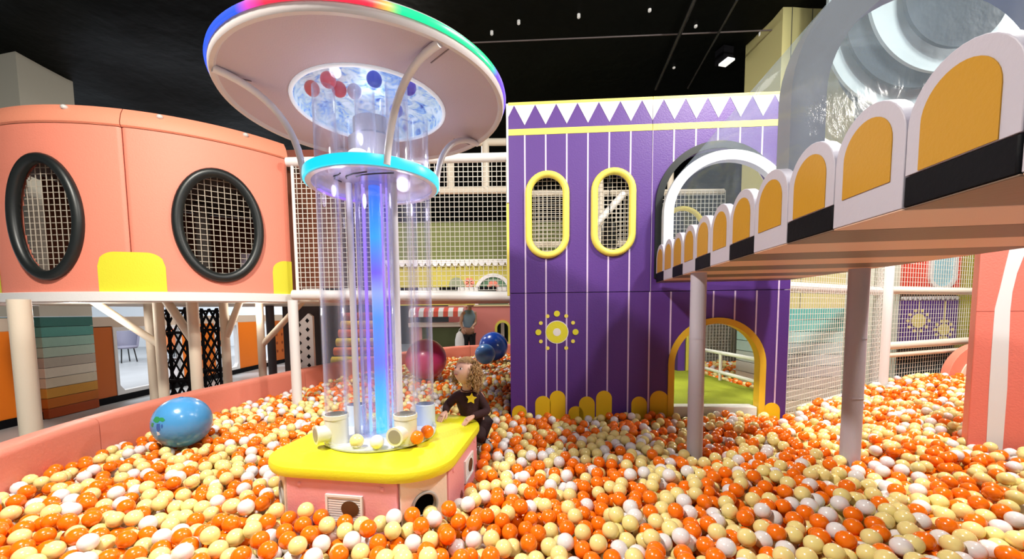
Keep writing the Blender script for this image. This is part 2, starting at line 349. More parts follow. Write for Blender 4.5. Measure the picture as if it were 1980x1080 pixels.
for dx, dy, k in TUBES:
    x, y = TX+dx, TY+dy
    z0 = T0+.012
    if k:
        f_ = MB().lathe((x, y, z0), [(.060, 0), (.060, .006), (.0565, .008), (.0565, .128), (.0600, .130), (.0600, .150), (.054, .151)], 32)
        dr = Vector((-.75, -.66, 0)) if k < 0 else Vector((-.30, -.95, 0)); dr.normalize()
        c = Vector((x, y, z0+.062)); side = f_
        e_ = [c+dr*.02, c+dr*.095]; f_.tube(e_, .041, 24); el = f_.build('elbow_fitting', fit, tower)
        MB().tube([c+dr*.093, c+dr*.104], .046, 24).build('spout_collar', fit, el)
        MB().tube([c+dr*.1035, c+dr*.1055], .034, 24).build('spout_mouth', mat('spout_grey', (.30, .27, .23), .4), el)
        zb = z0+.14
    else:
        MB().lathe((x, y, z0), [(.058, 0), (.058, .12), (.052, .121)], 32).build('tube_socket', mat('socket_blue_white', (.62, .72, .9), .3), tower); zb = z0+.1
    t_ = MB().lathe((x, y, 0), [(.053, zb), (.053, zt+.005)], 36).lathe((x, y, 0), [(.049, zb), (.049, zt+.005)], 36)
    t_.build('clear_tube', acr, tower, fixn=False)
    MB().lathe((x, y, 0), [(.053, zt+.05), (.053, ZT2)], 36).lathe((x, y, 0), [(.050, zt+.05), (.050, ZT2)], 36).build('upper_tube', acr, tower, fixn=False)
for dx, dy, zz in ((.02, .20, ZT2), (.10, -.03, ZT2), (.03, -.20, ZT2-.03)):
    MB().lathe((TX+dx, TY+dy, 0), [(.047, zt+.05), (.047, zz)], 32).lathe((TX+dx, TY+dy, 0), [(.044, zt+.05), (.044, zz)], 32).build('upper_tube', acr, tower, fixn=False)
# lower ring
RG = .333
MB().lathe((TX, TY, zt), [(0, 0), (RG-.03, 0), (RG-.03, .012), (0, .012)], 64).build('ring_plate', clear('ring_acrylic', (.86, .86, .96), (.85, .80, .92), .30, .7, .1), tower)
MB().lathe((TX, TY, zt), [(RG-.03, -.008), (RG-.004, -.010), (RG-.004, .048), (RG-.03, .050), (RG-.03, -.008)], 80).build('ring_wall', frost, tower)
cy = ramp_emit('led_cyan', [(0, (.0, .72, .95)), (.5, (.02, .78, .9)), (1, (.0, .55, 1))], -PI, PI, 1.2, angle=True)
MB().lathe((TX, TY, zt), [(RG-.003, -.004), (RG+.006, -.003), (RG+.009, .020), (RG+.006, .042), (RG-.003, .046)], 80).build('ring_light', cy, tower)
purl = mat('led_purple_soft', (.5, .4, .8), .4, emit=(.25, .1, 1), estr=.9)
MB().lathe((TX, TY, zt-.012), [(RG-.05, 0), (RG-.035, -.004), (RG-.03, .004), (RG-.05, .004)], 24, a0=math.radians(125), a1=math.radians(180)).build('ring_glow_strip', purl, tower, fixn=False)
wr = MB(); random.seed(3)
for kk in range(3):
    a = math.radians(215+22*kk); pts = [(TX+(.16+.03*q)*cos(a+.12*q)+.01*sin(q*3), TY+(.18+.01*q)*sin(a+.10*q), zt-.008) for q in range(7)]
    wr.tube(pts, .0035, 6)
wr.build('wire', rubber, tower)
# hub above the ring
MB().lathe((TX, TY, zt+.03), [(0, 0), (.20, 0), (.20, .02), (.12, .03), (.12, .20), (.095, .22), (.095, .30), (0, .30)], 48).build('hub', mat('hub_white', (.82, .82, .90), .35), tower)
for a in (150, 30, 270): 
    x, y = TX+.22*cos(math.radians(a)), TY+.22*sin(math.radians(a))
    MB().ball((x, y, zt+.075), (.05, .05, .026), 16).build('spotlight', mat('lamp_white', (.9, .9, .85), .3, emit=(1, .97, .85), estr=.8), tower)
# canopy
ZC, RC = 2.392, .69
cm = MB().lathe((TX, TY, ZC), [(.372, .0), (.45, .0), (RC-.03, .0), (RC-.03, .02), (.372, .02), (.372, 0)], 96)
can = cm.build('canopy', mauve, tower)
MB().lathe((TX, TY, ZC+.02), [(.38, 0), (RC-.006, 0), (RC-.006, .040), (RC-.03, .045), (.38, .075), (.36, .13), (0, .135)], 96).build('canopy_top', mat('canopy_white', (.6, .6, .64), .5), tower, fixn=False)
MB().lathe((TX, TY, ZC), [(RC-.032, .0), (RC-.022, -.012), (RC-.006, -.012), (RC, .0), (RC, .026), (RC-.032, .026)], 96).build('canopy_trim', mat('trim_beige', (.66, .60, .60), .45), tower)
BL, RD, GR, PU, CYN = (.01, .10, 1), (1, .02, .06), (.0, .95, .35), (.22, .10, 1), (.05, .7, 1)
# angle measured at the tower's axis, -pi..pi; the near side (towards the camera) is at -pi/2
rgb = ramp_emit('led_rainbow', [(0, CYN), (.02, BL), (.185, BL), (.20, (.9, .05, .5)), (.215, RD), (.30, RD), (.312, (.9, .6, .1)), (.322, GR), (.43, GR), (.445, PU), (.55, PU), (.6, (.1, .5, 1)), (.75, (.6, .2, .9)), (.9, (.2, .5, 1)), (1, CYN)], -PI, PI, 1.3, angle=True)
MB().lathe((TX, TY, ZC), [(RC-.004, .020), (RC+.008, .022), (RC+.011, .033), (RC+.008, .046), (RC-.004, .048)], 128).build('canopy_light', rgb, tower)
for a in (209, 315, 43):
    a = math.radians(a); MB().seg((TX+.53*cos(a), TY+.53*sin(a), ZC-.001), (TX+(RC-.035)*cos(a), TY+(RC-.035)*sin(a), ZC-.001), .0022).build('seam', mat('seam_dark', (.22, .17, .19), .7), can)
MB().tube([(TX+.373*cos(2*PI*i/64), TY+.373*sin(2*PI*i/64), ZC-.002) for i in range(64)], .010, 10, True).build('bowl_rim', mat('bowl_rim_lit', (.8, .85, .9), .3, emit=(.75, .85, 1), estr=.35), tower)
icy = bpy.data.materials.new('printed_bowl'); icy.use_nodes = True
_n = icy.node_tree.nodes; _l = icy.node_tree.links; _b = _n['Principled BSDF']; _t = _n.new('ShaderNodeTexCoord'); _x = _n.new('ShaderNodeTexNoise')
_x.inputs['Scale'].default_value = 15; _x.inputs['Detail'].default_value = 6; _x.inputs['Distortion'].default_value = 1.2; _l.new(_t.outputs['Object'], _x.inputs['Vector'])
_r = _n.new('ShaderNodeValToRGB'); _l.new(_x.outputs['Fac'], _r.inputs[0]); _e = _r.color_ramp.elements
_e[0].position = .30; _e[0].color = (.02, .06, .40, 1); _e[1].position = .62; _e[1].color = (.75, .85, .95, 1); _q = _e.new(.40); _q.color = (.22, .42, .80, 1); _q = _e.new(.50); _q.color = (.55, .68, .74, 1)
_l.new(_r.outputs[0], _b.inputs['Base Color']); _l.new(_r.outputs[0], _b.inputs['Emission Color']); _b.inputs['Emission Strength'].default_value = .42; _b.inputs['Roughness'].default_value = .2
bowl = MB().lathe((TX, TY, ZC), [(.37, .0), (.368, .05), (.34, .085), (.25, .10), (0, .105)], 64).build('bowl', icy, tower, fixn=False)
MB().lathe((TX, TY, ZC+.012), [(0, 0), (.366, 0)], 48).build('bowl_pane', clear('bowl_acrylic', (.96, .98, 1), (.7, .8, 1), .06, .3), tower, fixn=False)
for a, a2 in ((214, 197), (310, 297), (38, 20), (128, 118)):
    pts = []
    for i in range(15):
        t = i/14; rr = .335+(.672-.335)*(t**1.9); z = zt+.0+(ZC-.012-zt)*(1-(1-t)**1.9); b = math.radians(a2+(a-a2)*t)
        pts.append((TX+rr*cos(b), TY+rr*sin(b), z))
    MB().tube(pts, .0165, 12).build('curved_arm', tubew, tower)

# ------------------------------------------------------------------ purple play house
PA, PB = (.098, 3.429), (2.372, 3.295)
PF_, PL, PU_, PN = frame(PA, PB)
house = thing('playhouse', 'tall purple playhouse front with white pinstripes, zigzag top and two yellow ringed windows', 'playhouse', (1.2, 3.36, 0))
UW = 2.335
stripes = [.137+.1755*k for k in range(13)]
def on(mb, loop, mi, w=.0015): mb.plate([loop], PF_, -.001, w, mi)
HM = [purple, lilac, paleyel, white, humpy, lemon]
w1, w2 = (.324, 2.147), (.877, 2.155); DC = 1.755
def panel(name, outline, holes, deco):
    mb = MB(); mb.plate([outline]+holes, PF_, -.07, -.001, 0); deco(mb); return mb.build(name, HM, house, smooth=False)
SEAM_U, SEAM_Z = 1.192, 1.49
tw = (1.725, 2.20, .50)       # tunnel hole: u centre, spring z, radius
def d_up1(mb):
    for s_ in stripes:
        if s_ > SEAM_U-.01: continue
        hs = [w for w in (w1, w2) if abs(s_-w[0]) < .15]
        if hs:
            c = hs[0]; dz = math.sqrt(max(0, .156**2-(s_-c[0])**2)); zt_ = c[1]+.367-.156+dz+.0; zb_ = c[1]-.367+.156-dz
            on(mb, [(s_-.0065, SEAM_Z), (s_+.0065, SEAM_Z), (s_+.0065, zb_), (s_-.0065, zb_)], 1); on(mb, [(s_-.0065, zt_), (s_+.0065, zt_), (s_+.0065, 2.81), (s_-.0065, 2.81)], 1)
        else: on(mb, [(s_-.0065, SEAM_Z), (s_+.0065, SEAM_Z), (s_+.0065, 2.81), (s_-.0065, 2.81)], 1)
    top(mb, 0, SEAM_U-.002)
def top(mb, a, b):
    on(mb, [(a, 2.812), (b, 2.812), (b, 2.862), (a, 2.862)], 2); on(mb, [(a, 3.055), (b, 3.055), (b, 3.078), (a, 3.078)], 2, .002)
    for k in range(-1, 14):
        c = .137+.1755*k; tri = [(c-.0877, 3.055), (c, 2.892), (c+.0877, 3.055)]
        # clip to panel
        pts = tri
        if c-.0877 < a and c+.0877 > a:
            if c <= a: s2 = (3.055-2.892)/.0877; pts = [(a, 3.055), (a, 2.892+(a-c)*s2), (c+.0877, 3.055)]
            else: s2 = (3.055-2.892)/.0877; pts = [(a, 3.055), (a, 2.892+(c-a)*s2), (c, 2.892), (c+.0877, 3.055)]
        elif c-.0877 < b and c+.0877 > b:
            s2 = (3.055-2.892)/.0877
            if c >= b: pts = [(c-.0877, 3.055), (b, 2.892+(c-b)*s2), (b, 3.055)]
            else: pts = [(c-.0877, 3.055), (c, 2.892), (b, 2.892+(b-c)*s2), (b, 3.055)]
        elif c-.0877 < a or c+.0877 > b: continue
        on(mb, pts, 3)
panel('wall_panel', [(0, SEAM_Z+.003), (SEAM_U-.002, SEAM_Z+.003), (SEAM_U-.002, 3.08), (0, 3.08)], [stadium(*w1, .15, .33), stadium(*w2, .15, .33)], d_up1)
def d_up2(mb):
    for s_ in stripes:
        if s_ < SEAM_U-.01 or s_ > UW-.01: continue
        dz = tw[1]+math.sqrt(max(0, (tw[2]+.004)**2-(s_-tw[0])**2)) if abs(s_-tw[0]) < tw[2] else SEAM_Z
        on(mb, [(max(s_-.0065, SEAM_U+.001), dz), (s_+.0065, dz), (s_+.0065, 2.81), (max(s_-.0065, SEAM_U+.001), 2.81)], 1)
    top(mb, SEAM_U+.002, UW)
up2 = [(SEAM_U+.002, SEAM_Z+.003), (tw[0]-.5, SEAM_Z+.003), (tw[0]-.5, 1.6), (tw[0]-tw[2]+.035, 1.6), (tw[0]-tw[2]+.035, 2.08)]
_n2 = 24
up2 = [(SEAM_U+.002, SEAM_Z+.003), (UW, SEAM_Z+.003), (UW, 3.08), (SEAM_U+.002, 3.08)]
hole = arch(tw[0], 1.60, 2.20, .455)
panel('wall_panel', up2, [hole], d_up2)
def d_low(mb):
    HUMPS = [(.075, .505, .065), (.283, .590, .068), (.41, .637, .068), (.57, .50, .065), (.665, .586, .068), (.812, .637, .068), (1.113, .586, .066), (1.282, .637, .078), (2.222, .535, .068)]
    for s_ in stripes:
        if s_ > UW-.01: continue
        z0 = .30
        if abs(s_-DC) < .40: z0 = .86+math.sqrt(max(0, .40**2-(s_-DC)**2))
        on(mb, [(s_-.0065, z0), (s_+.0065, z0), (s_+.0065, SEAM_Z-.004), (s_-.0065, SEAM_Z-.004)], 1)
    for (c, zt_, hw) in HUMPS: on(mb, arch(c, .25, zt_-hw, hw, 14), 4, .0025)
    sx, sz = .405, 1.150
    on(mb, [(sx-.005, .62), (sx+.005, .62), (sx+.005, 1.06), (sx-.005, 1.06)], 1, .0018)
    on(mb, circ(sx, sz, .100, 40), 3, .0025); on(mb, circ(sx, sz, .094, 40), 5, .0035); on(mb, circ(sx, sz, .034, 28), 3, .0045)
    for k in range(12):
        if k == 9: continue
        a = 2*PI*k/12; on(mb, circ(sx+.160*cos(a), sz+.160*sin(a), .026 if k % 3 == 0 else .0165, 16), 5 if k % 3 == 0 else 2, .003)
door = arch(DC, .30, .86, .36, 24)
panel('wall_panel', [(0, .2), (UW, .2), (UW, SEAM_Z-.003), (0, SEAM_Z-.003)], [door], d_low)
MB().plate([[(0, .2), (UW, .2), (UW, 3.06), (0, 3.06)], stadium(*w1, .16, .34), stadium(*w2, .16, .34), arch(tw[0], 1.62, 2.20, .46), arch(DC, .48, .86, .37)], PF_, -.085, -.071).build('backing', white, house, smooth=False)
for c in (w1, w2):
    f_ = MB(); st = stadium(c[0], c[1], .158, .338, 16); f_.tube([PF_(a, b, .004) for a, b in st], .029, 14, True, up=PN); o = f_.build('window_frame', paleyel, house)
    nb = MB(); net(nb, PF_, c[0]-.15, c[0]+.15, c[1]-.33, c[1]+.33,   .036, .0017, -.04,
        ext=lambda u, c=c: (lambda h: (c[1]-.18-h, c[1]+.18+h))(math.sqrt(max(0, .15**2-(u-c[0])**2))),
        extv=lambda v, c=c: (lambda h: (c[0]-h, c[0]+h) if h > .01 else None)(math.sqrt(max(0, .15**2-max(0, abs(v-c[1])-.18)**2))))
    nb.build('window_net', netd, o)
df_ = MB(); out_ = arch(DC, .28, .86, .403, 28); in_ = arch(DC, .28, .86, .352, 28)
df_.plate([out_, in_], PF_, -.07, .012); df_.build('door_frame', mat('door_gold', (.78, .50, .03), .45), house, bevel=.008)
MB().fbox(PF_(DC-.352, 0, 0), PU_, PN, 0, .704, -.12, .0, .40, .498).build('threshold', white, house, bevel=.01)
MB().fbox(PF_(0, 0, 0), PU_, PN, -.022, -.001, -.07, .002, 1.47, 2.25).build('edge_trim', paleyel, house)
MB().fbox(PF_(0, 0, 0), PU_, PN, -.018, -.001, -.07, .002, 2.26, 3.07).build('edge_trim', white, house)
MB().plate([arch(tw[0], 1.60, 2.20, .505, 32), arch(tw[0], 1.60, 2.20, .45, 32)], PF_, .0, .02).build('tunnel_surround', rubber, house)
MB().fbox((.105, 3.515, 0), Vector((.18, 2.7, 0)).normalized(), Vector((2.7, -.18, 0)).normalized(), 0, 2.7, 0, .05, .2, 1.44).build('side_wall', purple, house)
# rooms behind the front
grass = mat('green_turf', (.30, .34, .012), .9, .6, 250, var=.2, vscale=5)
tag(MB().plate([[(.16, 3.52), (2.38, 3.40), (2.50, 3.75), (2.78, 3.98), (2.78, 6.2), (.345, 6.2)]], lambda u, v, w: Vector((u, v, w)), .36, .46).build('turf_floor', grass, smooth=False), 'green play turf floor seen through the arched door of the purple playhouse', 'floor mat')
tag(MB().box(.15, 2.45, 3.55, 6.2, 1.44, 1.52).build('upper_deck', ivory, smooth=False), 'upper deck slab behind the purple playhouse front', 'deck')
t = thing('toddler_railing', 'white tube railing beyond the turf inside the playhouse door', 'railing', (2.75, 4.8, .46))
for y in (4.05, 5.4): MB().tube([(2.72, y, .46), (2.72, y, 1.44)], .04, 14).build('rail_post', white, t)
for z in (.56, .80): MB().tube([(2.72, 4.05, z), (2.72, 5.4, z)], .022, 12).build('rail', white, t)
MB().tube([(2.72, 4.8, .46), (2.72, 4.8, .80)], .018, 12).build('baluster', white, t)
post('support_post', 'white post standing on the turf left inside the playhouse door', 1.80, 4.35, .46, 1.44, .04, white)
tag(MB().box(2.56, 2.66, 5.6, 5.7, .46, 1.44).build('purple_column', purple, loc=(2.6, 5.65, .46)), 'narrow dark purple column behind the white railing in the playhouse', 'column')
tag(MB().box(2.68, 2.85, 5.6, 5.7, .46, 1.44).build('yellow_column', paleyel, loc=(2.76, 5.65, .46)), 'pale yellow column beside the purple one behind the railing', 'column')
t = thing('punch_bag', 'small black punch bag hanging behind the right oval window of the purple playhouse', 'punch bag', (1.2, 4.3, 2.0))
MB().lathe((1.2, 4.3, 2.0), [(0, 0), (.07, .01), (.085, .05), (.085, .24), (.06, .28), (0, .285)], 20).build('bag', rubber, t); MB().tube([(1.2, 4.3, 2.28), (1.2, 4.3, 2.86)], .006, 6).build('cord', rubber, t)
t = thing('pipe_frame', 'white padded pipe frame of the upper level behind the purple playhouse windows', 'frame', (1, 6, 1.5))
for x in (.35, 1.55, 2.6): MB().tube([(x, 6.05, 1.52), (x, 6.05, 3.9)], .045, 12).build('upright', ivory, t)
for z in (1.6, 2.35, 3.1): MB().tube([(.2, 6.05, z), (3.4, 6.05, z)], .04, 12).build('rail', ivory, t)
MB().tube([(.5, 5.4, 1.6), (1.7, 5.4, 2.9)], .045, 12).build('diagonal', white, t)
MB().tube([(1.2, 3.53, 2.88), (1.2, 6.05, 2.88)], .035, 12).build('crossbeam', white, t)
Fb = lambda u, v, w: Vector((u, 6.0+w, v))
Fb2 = lambda u, v, w: Vector((u, 6.5+w, v))
tag(net(MB(), Fb2, .2, 3.9, .46, 1.44, .05, .003).build('safety_net', netm), 'white net across the back of the turf room inside the arched door', 'net')
tag(MB().box(.2, 4.6, 6.9, 7.0, 0, 1.45).build('pale_wall', mat('pale_wall', (.6, .6, .55), .6), loc=(1.3, 6.95, 0)), 'pale green-grey low wall behind the net of the turf room', 'wall panel')
tag(net(MB(), Fb, .2, 3.4, 1.55, 3.1, .06, .003).build('safety_net', netm), 'white safety net at the back of the upper deck behind the purple playhouse', 'net')
tag(MB().box(.3, 3.3, 7.2, 7.3, 1.5, 2.35).build('zigzag_wall', mat('grey_wall', (.28, .28, .27), .6), loc=(1.8, 7.25, 1.5)), 'pale low wall seen through the playhouse windows beyond the net', 'wall panel')
t = thing('window_arch', 'pale yellow arched frame standing inside the tunnel mouth', 'arch', (1.95, 4.2, 1.52))
MB().tube([(1.72+.22-.22*cos(PI*i/16) if 0 < i < 16 else (1.72 if i == 0 else 2.16), 4.2, (2.15+.24*sin(PI*i/16)) if 0 < i < 16 else 1.53) for i in range(17)], .025, 12).build('arch_frame', paleyel, t)

# ------------------------------------------------------------------ bridge with the clear tunnel
bd = Vector((.1545, 1, 0)).normalized(); bn = Vector((-bd.y, bd.x, 0))      # along, outwards to the left
BO = Vector((.80, 0, 0))
def BF(s_, z, w): return BO+bd*s_+bn*w+Vector((0, 0, z))        # s along, w outwards from the left face
BW = 1.0; S0, S1 = .235, 3.34
bridge = thing('play_bridge', 'raised bridge edged with gold arches and roofed by a clear vinyl tunnel', 'bridge', tuple(BF(1.8, 1.56, -.5)))
pit = .2385; c0 = .83
k = -2
while c0+pit*k+pit/2 < S1+.03:
    c = c0+pit*k; lo, hi = c-pit/2+.0015, c+pit/2-.0015
    odd = (k % 2) == 0
    for side in (0, 1):
        off = -.036 if side == 0 else -BW
        def G(u, v, w, off=off): return BF(u, v, off+w)
        p = MB().plate([arch(c, 1.561 if not odd else 1.632, 1.733, pit/2-.0015, 16)], G, 0, .035).build('scallop_pad', shadewhite, bridge, bevel=.006)
        face = .0351 if side == 0 else -.0022
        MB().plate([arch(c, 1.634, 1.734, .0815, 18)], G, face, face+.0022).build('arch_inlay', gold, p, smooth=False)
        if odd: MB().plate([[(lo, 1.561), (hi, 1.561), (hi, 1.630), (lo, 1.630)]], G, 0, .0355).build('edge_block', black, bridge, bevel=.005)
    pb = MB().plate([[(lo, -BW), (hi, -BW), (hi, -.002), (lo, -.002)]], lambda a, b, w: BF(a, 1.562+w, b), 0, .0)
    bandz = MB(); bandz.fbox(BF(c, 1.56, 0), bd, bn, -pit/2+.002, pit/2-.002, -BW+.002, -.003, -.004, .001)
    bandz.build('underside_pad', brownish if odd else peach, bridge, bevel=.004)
    k += 1
MB().fbox(BF(0, 0, 0), bd, bn, S0, S1, -BW+.02, -.07, 1.565, 1.63).build('deck', mat('deck_mat', (.25, .35, .6), .6), bridge)
def AF(s_):   # arch plane across the bridge: u from its left face
    return lambda u, v, w: BF(s_+w, v, -u)
for s_, wd_, inr, m_ in ((1.50, .085, .115, mat('grey_arch_vinyl', (.24, .24, .26), .45)), (3.26, .07, .075, white), (.42, .085, .115, MATS['grey_arch_vinyl'])):
    MB().plate([arch(.505, 1.64, 2.10, .468, 32), arch(.505, 1.64, 2.10, .468-inr, 32)], AF(s_), 0, wd_).build('arch_rib', m_, bridge, bevel=.008)
dm = MB(); nS, nA = 40, 40; prof = [(-.472, 1.66), (-.472, 1.8), (-.472, 1.95)]+[(-.472*cos(PI*i/nA), 2.10+.472*sin(PI*i/nA)) for i in range(nA+1)]+[(.472, 1.95), (.472, 1.8), (.472, 1.66)]
vs = [BF(S0+(3.33-S0)*i/nS, z, -.505-x) for i in range(nS+1) for x, z in prof]; q = len(prof)
dm.add(vs, [(i*q+j, i*q+j+1, (i+1)*q+j+1, (i+1)*q+j) for i in range(nS) for j in range(q-1)])
dm.build('tunnel_dome', vinyl, bridge, fixn=False)
for x, y, r, lb, z in ((1.239, 2.451, .046, 'white padded post under the left edge of the bridge, before the arched door', 1.556), (2.093, 2.299, .049, 'white padded post under the right side of the bridge, right of the arched door', 1.556)):
    post('bridge_post', lb, x, y, .0, z, r, shadewhite if x < 2 else shadewhite, joints=(.8, 1.15))

# ------------------------------------------------------------------ coral round building on the left
CC = Vector((-3.78, 5.29)); CR = 1.91
def CP(phi, z, dr=0): a = math.radians(phi); return Vector((CC.x+(CR+dr)*sin(a), CC.y-(CR+dr)*cos(a), z))
bld = thing('round_playhouse', 'coral round playhouse with two black rimmed oval windows raised on ivory posts', 'playhouse', (CC.x, CC.y, 1.46))
WIN = [(-1.2, 2.165, .31), (37.5, 2.165, .345)]; WH = .515
seams = [-24.5, 17.6, 57.5]
def inwin(phi, z, k=1.0):
    for p, zc, WW in WIN:
        if ((math.radians(phi-p)*CR)/((WW-.035)*k))**2+((z-zc)/((WH-.035)*k))**2 < 1: return True
    return False
DPH = .5; NZ = 90
for a0, a1 in ((-66, -24.5), (-24.5, 17.6), (17.6, 56.2)):
    mb = MB(); n = int((a1-a0)/DPH); idx = {}
    zs = [1.54+(2.935-1.54)*j/NZ for j in range(NZ+1)]
    ph = [a0+.12+(a1-a0-.24)*i/n for i in range(n+1)]
    vs = [CP(p, z, (-.012 if i in (0, n) else 0)) for i, p in enumerate(ph) for z in zs]+[CP(p, z, -.05) for p in ph for z in zs]; o2 = (n+1)*(NZ+1); fs = []
    for i in range(n):
        for j in range(NZ):
            if inwin((ph[i]+ph[i+1])/2, (zs[j]+zs[j+1])/2): continue
            q4 = (i*(NZ+1)+j, (i+1)*(NZ+1)+j, (i+1)*(NZ+1)+j+1, i*(NZ+1)+j+1); fs.append(q4); fs.append(tuple(x+o2 for x in q4[::-1]))
    for j in range(NZ): fs.append((j, j+1, j+1+o2, j+o2)); b_ = n*(NZ+1); fs.append((b_+j, b_+j+1, b_+j+1+o2, b_+j+o2))
    mb.add(vs, fs); mb.build('wall_panel', coral, bld, fixn=False)
    rim = MB(); prf = [(0, 2.940), (.012, 2.952), (.014, 2.975), (-.01, 3.05), (-.045, 3.105), (-.10, 3.12), (-.16, 3.10), (-.17, 2.94)]
    nn = 28; vs = [CP(a0+.1+(a1-a0-.2)*i/nn, z, d) for i in range(nn+1) for d, z in prf]; q = len(prf)
    rim.add(vs, [(i*q+j, i*q+(j+1) % q, (i+1)*q+(j+1) % q, (i+1)*q+j) for i in range(nn) for j in range(q)]+[tuple(range(q)), tuple(range(nn*q, nn*q+q))])
    rp = rim.build('top_rim', coral2, bld)
    for fr_ in (.21, .71):
        p = CP(a0+(a1-a0)*fr_, 3.07, -.018); MB().ball(p, (.026, .026, .022), 14).build('stud', mat('stud_grey', (.62, .60, .58), .25, coat=.5), rp)
for c in seams:
    b = MB(); hw = 7.3; nn = 24; N_ = 12; vs = []; lo = c-hw; hi = c+hw if c < 50 else 56.0
    for i in range(nn+1):
        p = lo+(hi-lo)*i/nn; x = min(1, abs(p-c)/hw); zt_ = 1.885-.11*(1-math.sqrt(max(0, 1-max(0, (x-.45)/.55)**2)))-.0
        if x > .999: zt_ = 1.76
        for j in range(2): vs.append(CP(p, 1.54+(zt_-1.54)*j, .003))
    for sd in (0, 1):
        i0, i1 = (0, nn//2) if sd == 0 else (nn//2, nn)
        if c > 50 and sd == 1: continue
        if c > 50: i0, i1 = 0, nn
        m2 = MB(); m2.add(vs[i0*2:(i1+1)*2], [(2*i, 2*i+2, 2*i+3, 2*i+1) for i in range(i1-i0)]); m2.build('yellow_patch', lemon, bld, fixn=False)
for (p, zc, WW) in WIN:
    fr_ = MB(); fr_.tube([CP(p+math.degrees((WW-.03)*cos(2*PI*i/56)/CR), zc+(WH-.03)*sin(2*PI*i/56), .012) for i in range(56)], .043, 14, True)
    o = fr_.build('window_rim', rubber, bld)
    nb = MB(); F = lambda u, v, w, p=p: CP(p+math.degrees(u/CR), v, -.06)
    net(nb, F, -WW+.03, WW-.03, zc-WH+.03, zc+WH-.03, .050, .0024, ext=lambda u, zc=zc, WW=WW: (lambda h: (zc-h, zc+h) if h > .02 else None)((WH-.03)*math.sqrt(max(0, 1-(u/(WW-.03))**2))),
        extv=lambda v, zc=zc: (lambda h: (-h, h) if h > .02 else None)((WW-.03)*math.sqrt(max(0, 1-((v-zc)/(WH-.03))**2))))
    nb.build('window_net', netd, o)
lg = MB(); nn = 60; prf = [(.03, 1.455), (.042, 1.462), (.042, 1.535), (.03, 1.542), (-.20, 1.542), (-.20, 1.455)]; q = len(prf)
vs = [CP(-66+(123)*i/nn, z, d) for i in range(nn+1) for d, z in prf]
lg.add(vs, [(i*q+j, i*q+(j+1) % q, (i+1)*q+(j+1) % q, (i+1)*q+j) for i in range(nn) for j in range(q)]+[tuple(range(q)), tuple(range(nn*q, nn*q+q))]); lg.build('ledge', white, bld)
fl = MB(); fl.lathe((CC.x, CC.y, 1.47), [(0, 0), (CR-.05, 0), (CR-.05, .05), (0, .05)], 60); fl.build('deck', ivory, bld)
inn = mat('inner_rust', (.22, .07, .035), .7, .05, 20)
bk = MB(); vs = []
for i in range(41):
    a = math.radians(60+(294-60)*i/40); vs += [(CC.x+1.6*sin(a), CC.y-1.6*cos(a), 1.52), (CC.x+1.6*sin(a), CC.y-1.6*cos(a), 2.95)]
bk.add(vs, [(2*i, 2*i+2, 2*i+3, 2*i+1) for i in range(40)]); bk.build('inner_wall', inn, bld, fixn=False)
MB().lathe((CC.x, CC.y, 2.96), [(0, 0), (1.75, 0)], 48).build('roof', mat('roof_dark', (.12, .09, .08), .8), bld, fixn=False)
post('inner_post', 'beige padded post inside the left oval window of the coral playhouse', -4.62, 4.55, 1.52, 2.94, .07, ivory)
tag(MB().box(-3.05, -2.75, 4.7, 4.75, 1.52, 2.05).build('lilac_board', mat('lilac_panel', (.45, .42, .55), .5), loc=(-2.9, 4.7, 1.52)), 'pale lilac panel low behind the net of the right oval window', 'board')
post('inner_post', 'grey padded post behind the net at right in the left oval window', -4.35, 5.9, 1.52, 2.94, .09, mat('grey_foam', (.3, .27, .24), .6))

# posts beneath
GP = 'ivory posts under the round playhouse'
post('support_post', 'thick ivory post at the far left under the coral playhouse, beside the striped column', -3.80, 3.13, 0, 1.47, .066, taupe, GP)
def ground(px, d): return (px-CX)/CF*d
for nm, px, d, r, br, lb in (('A', 290, 4.75, .045, None, 'slim ivory post just left of the braced post under the coral playhouse'),
        ('B', 309, 4.30, .048, ((197, 593), (297, 668)), 'ivory post with a brace rising left, left of the first black lattice tower'),
        ('C', 375, 4.05, .052, ((328, 590), (366, 662)), 'ivory forked post with a brace rising left, between the black lattice towers'),
        ('D', 435, 4.6, .046, ((459, 595), (437, 655)), 'ivory post with a short brace rising right, right of the black lattice towers'),
        ('E', 504, 4.9, .044, ((557, 613), (508, 668)), 'ivory post with a brace rising right, left of the white front post')):
    x = ground(px, d); br_ = None
    if br: a = atY(*br[0], d); b = atY(*br[1], d); a.y = d; b.y = d; b.x = x; a = b+(a-b)*((1.50-b.z)/(a.z-b.z)); br_ = [(a, b, r*.8)]
    post('support_post', lb, x, d, 0, 1.47, r, taupe, GP, brace=br_)
post('front_post', 'bright white post rising from the balls at the right end of the coral playhouse', -2.065, 3.96, 0, 1.47, .047, white)

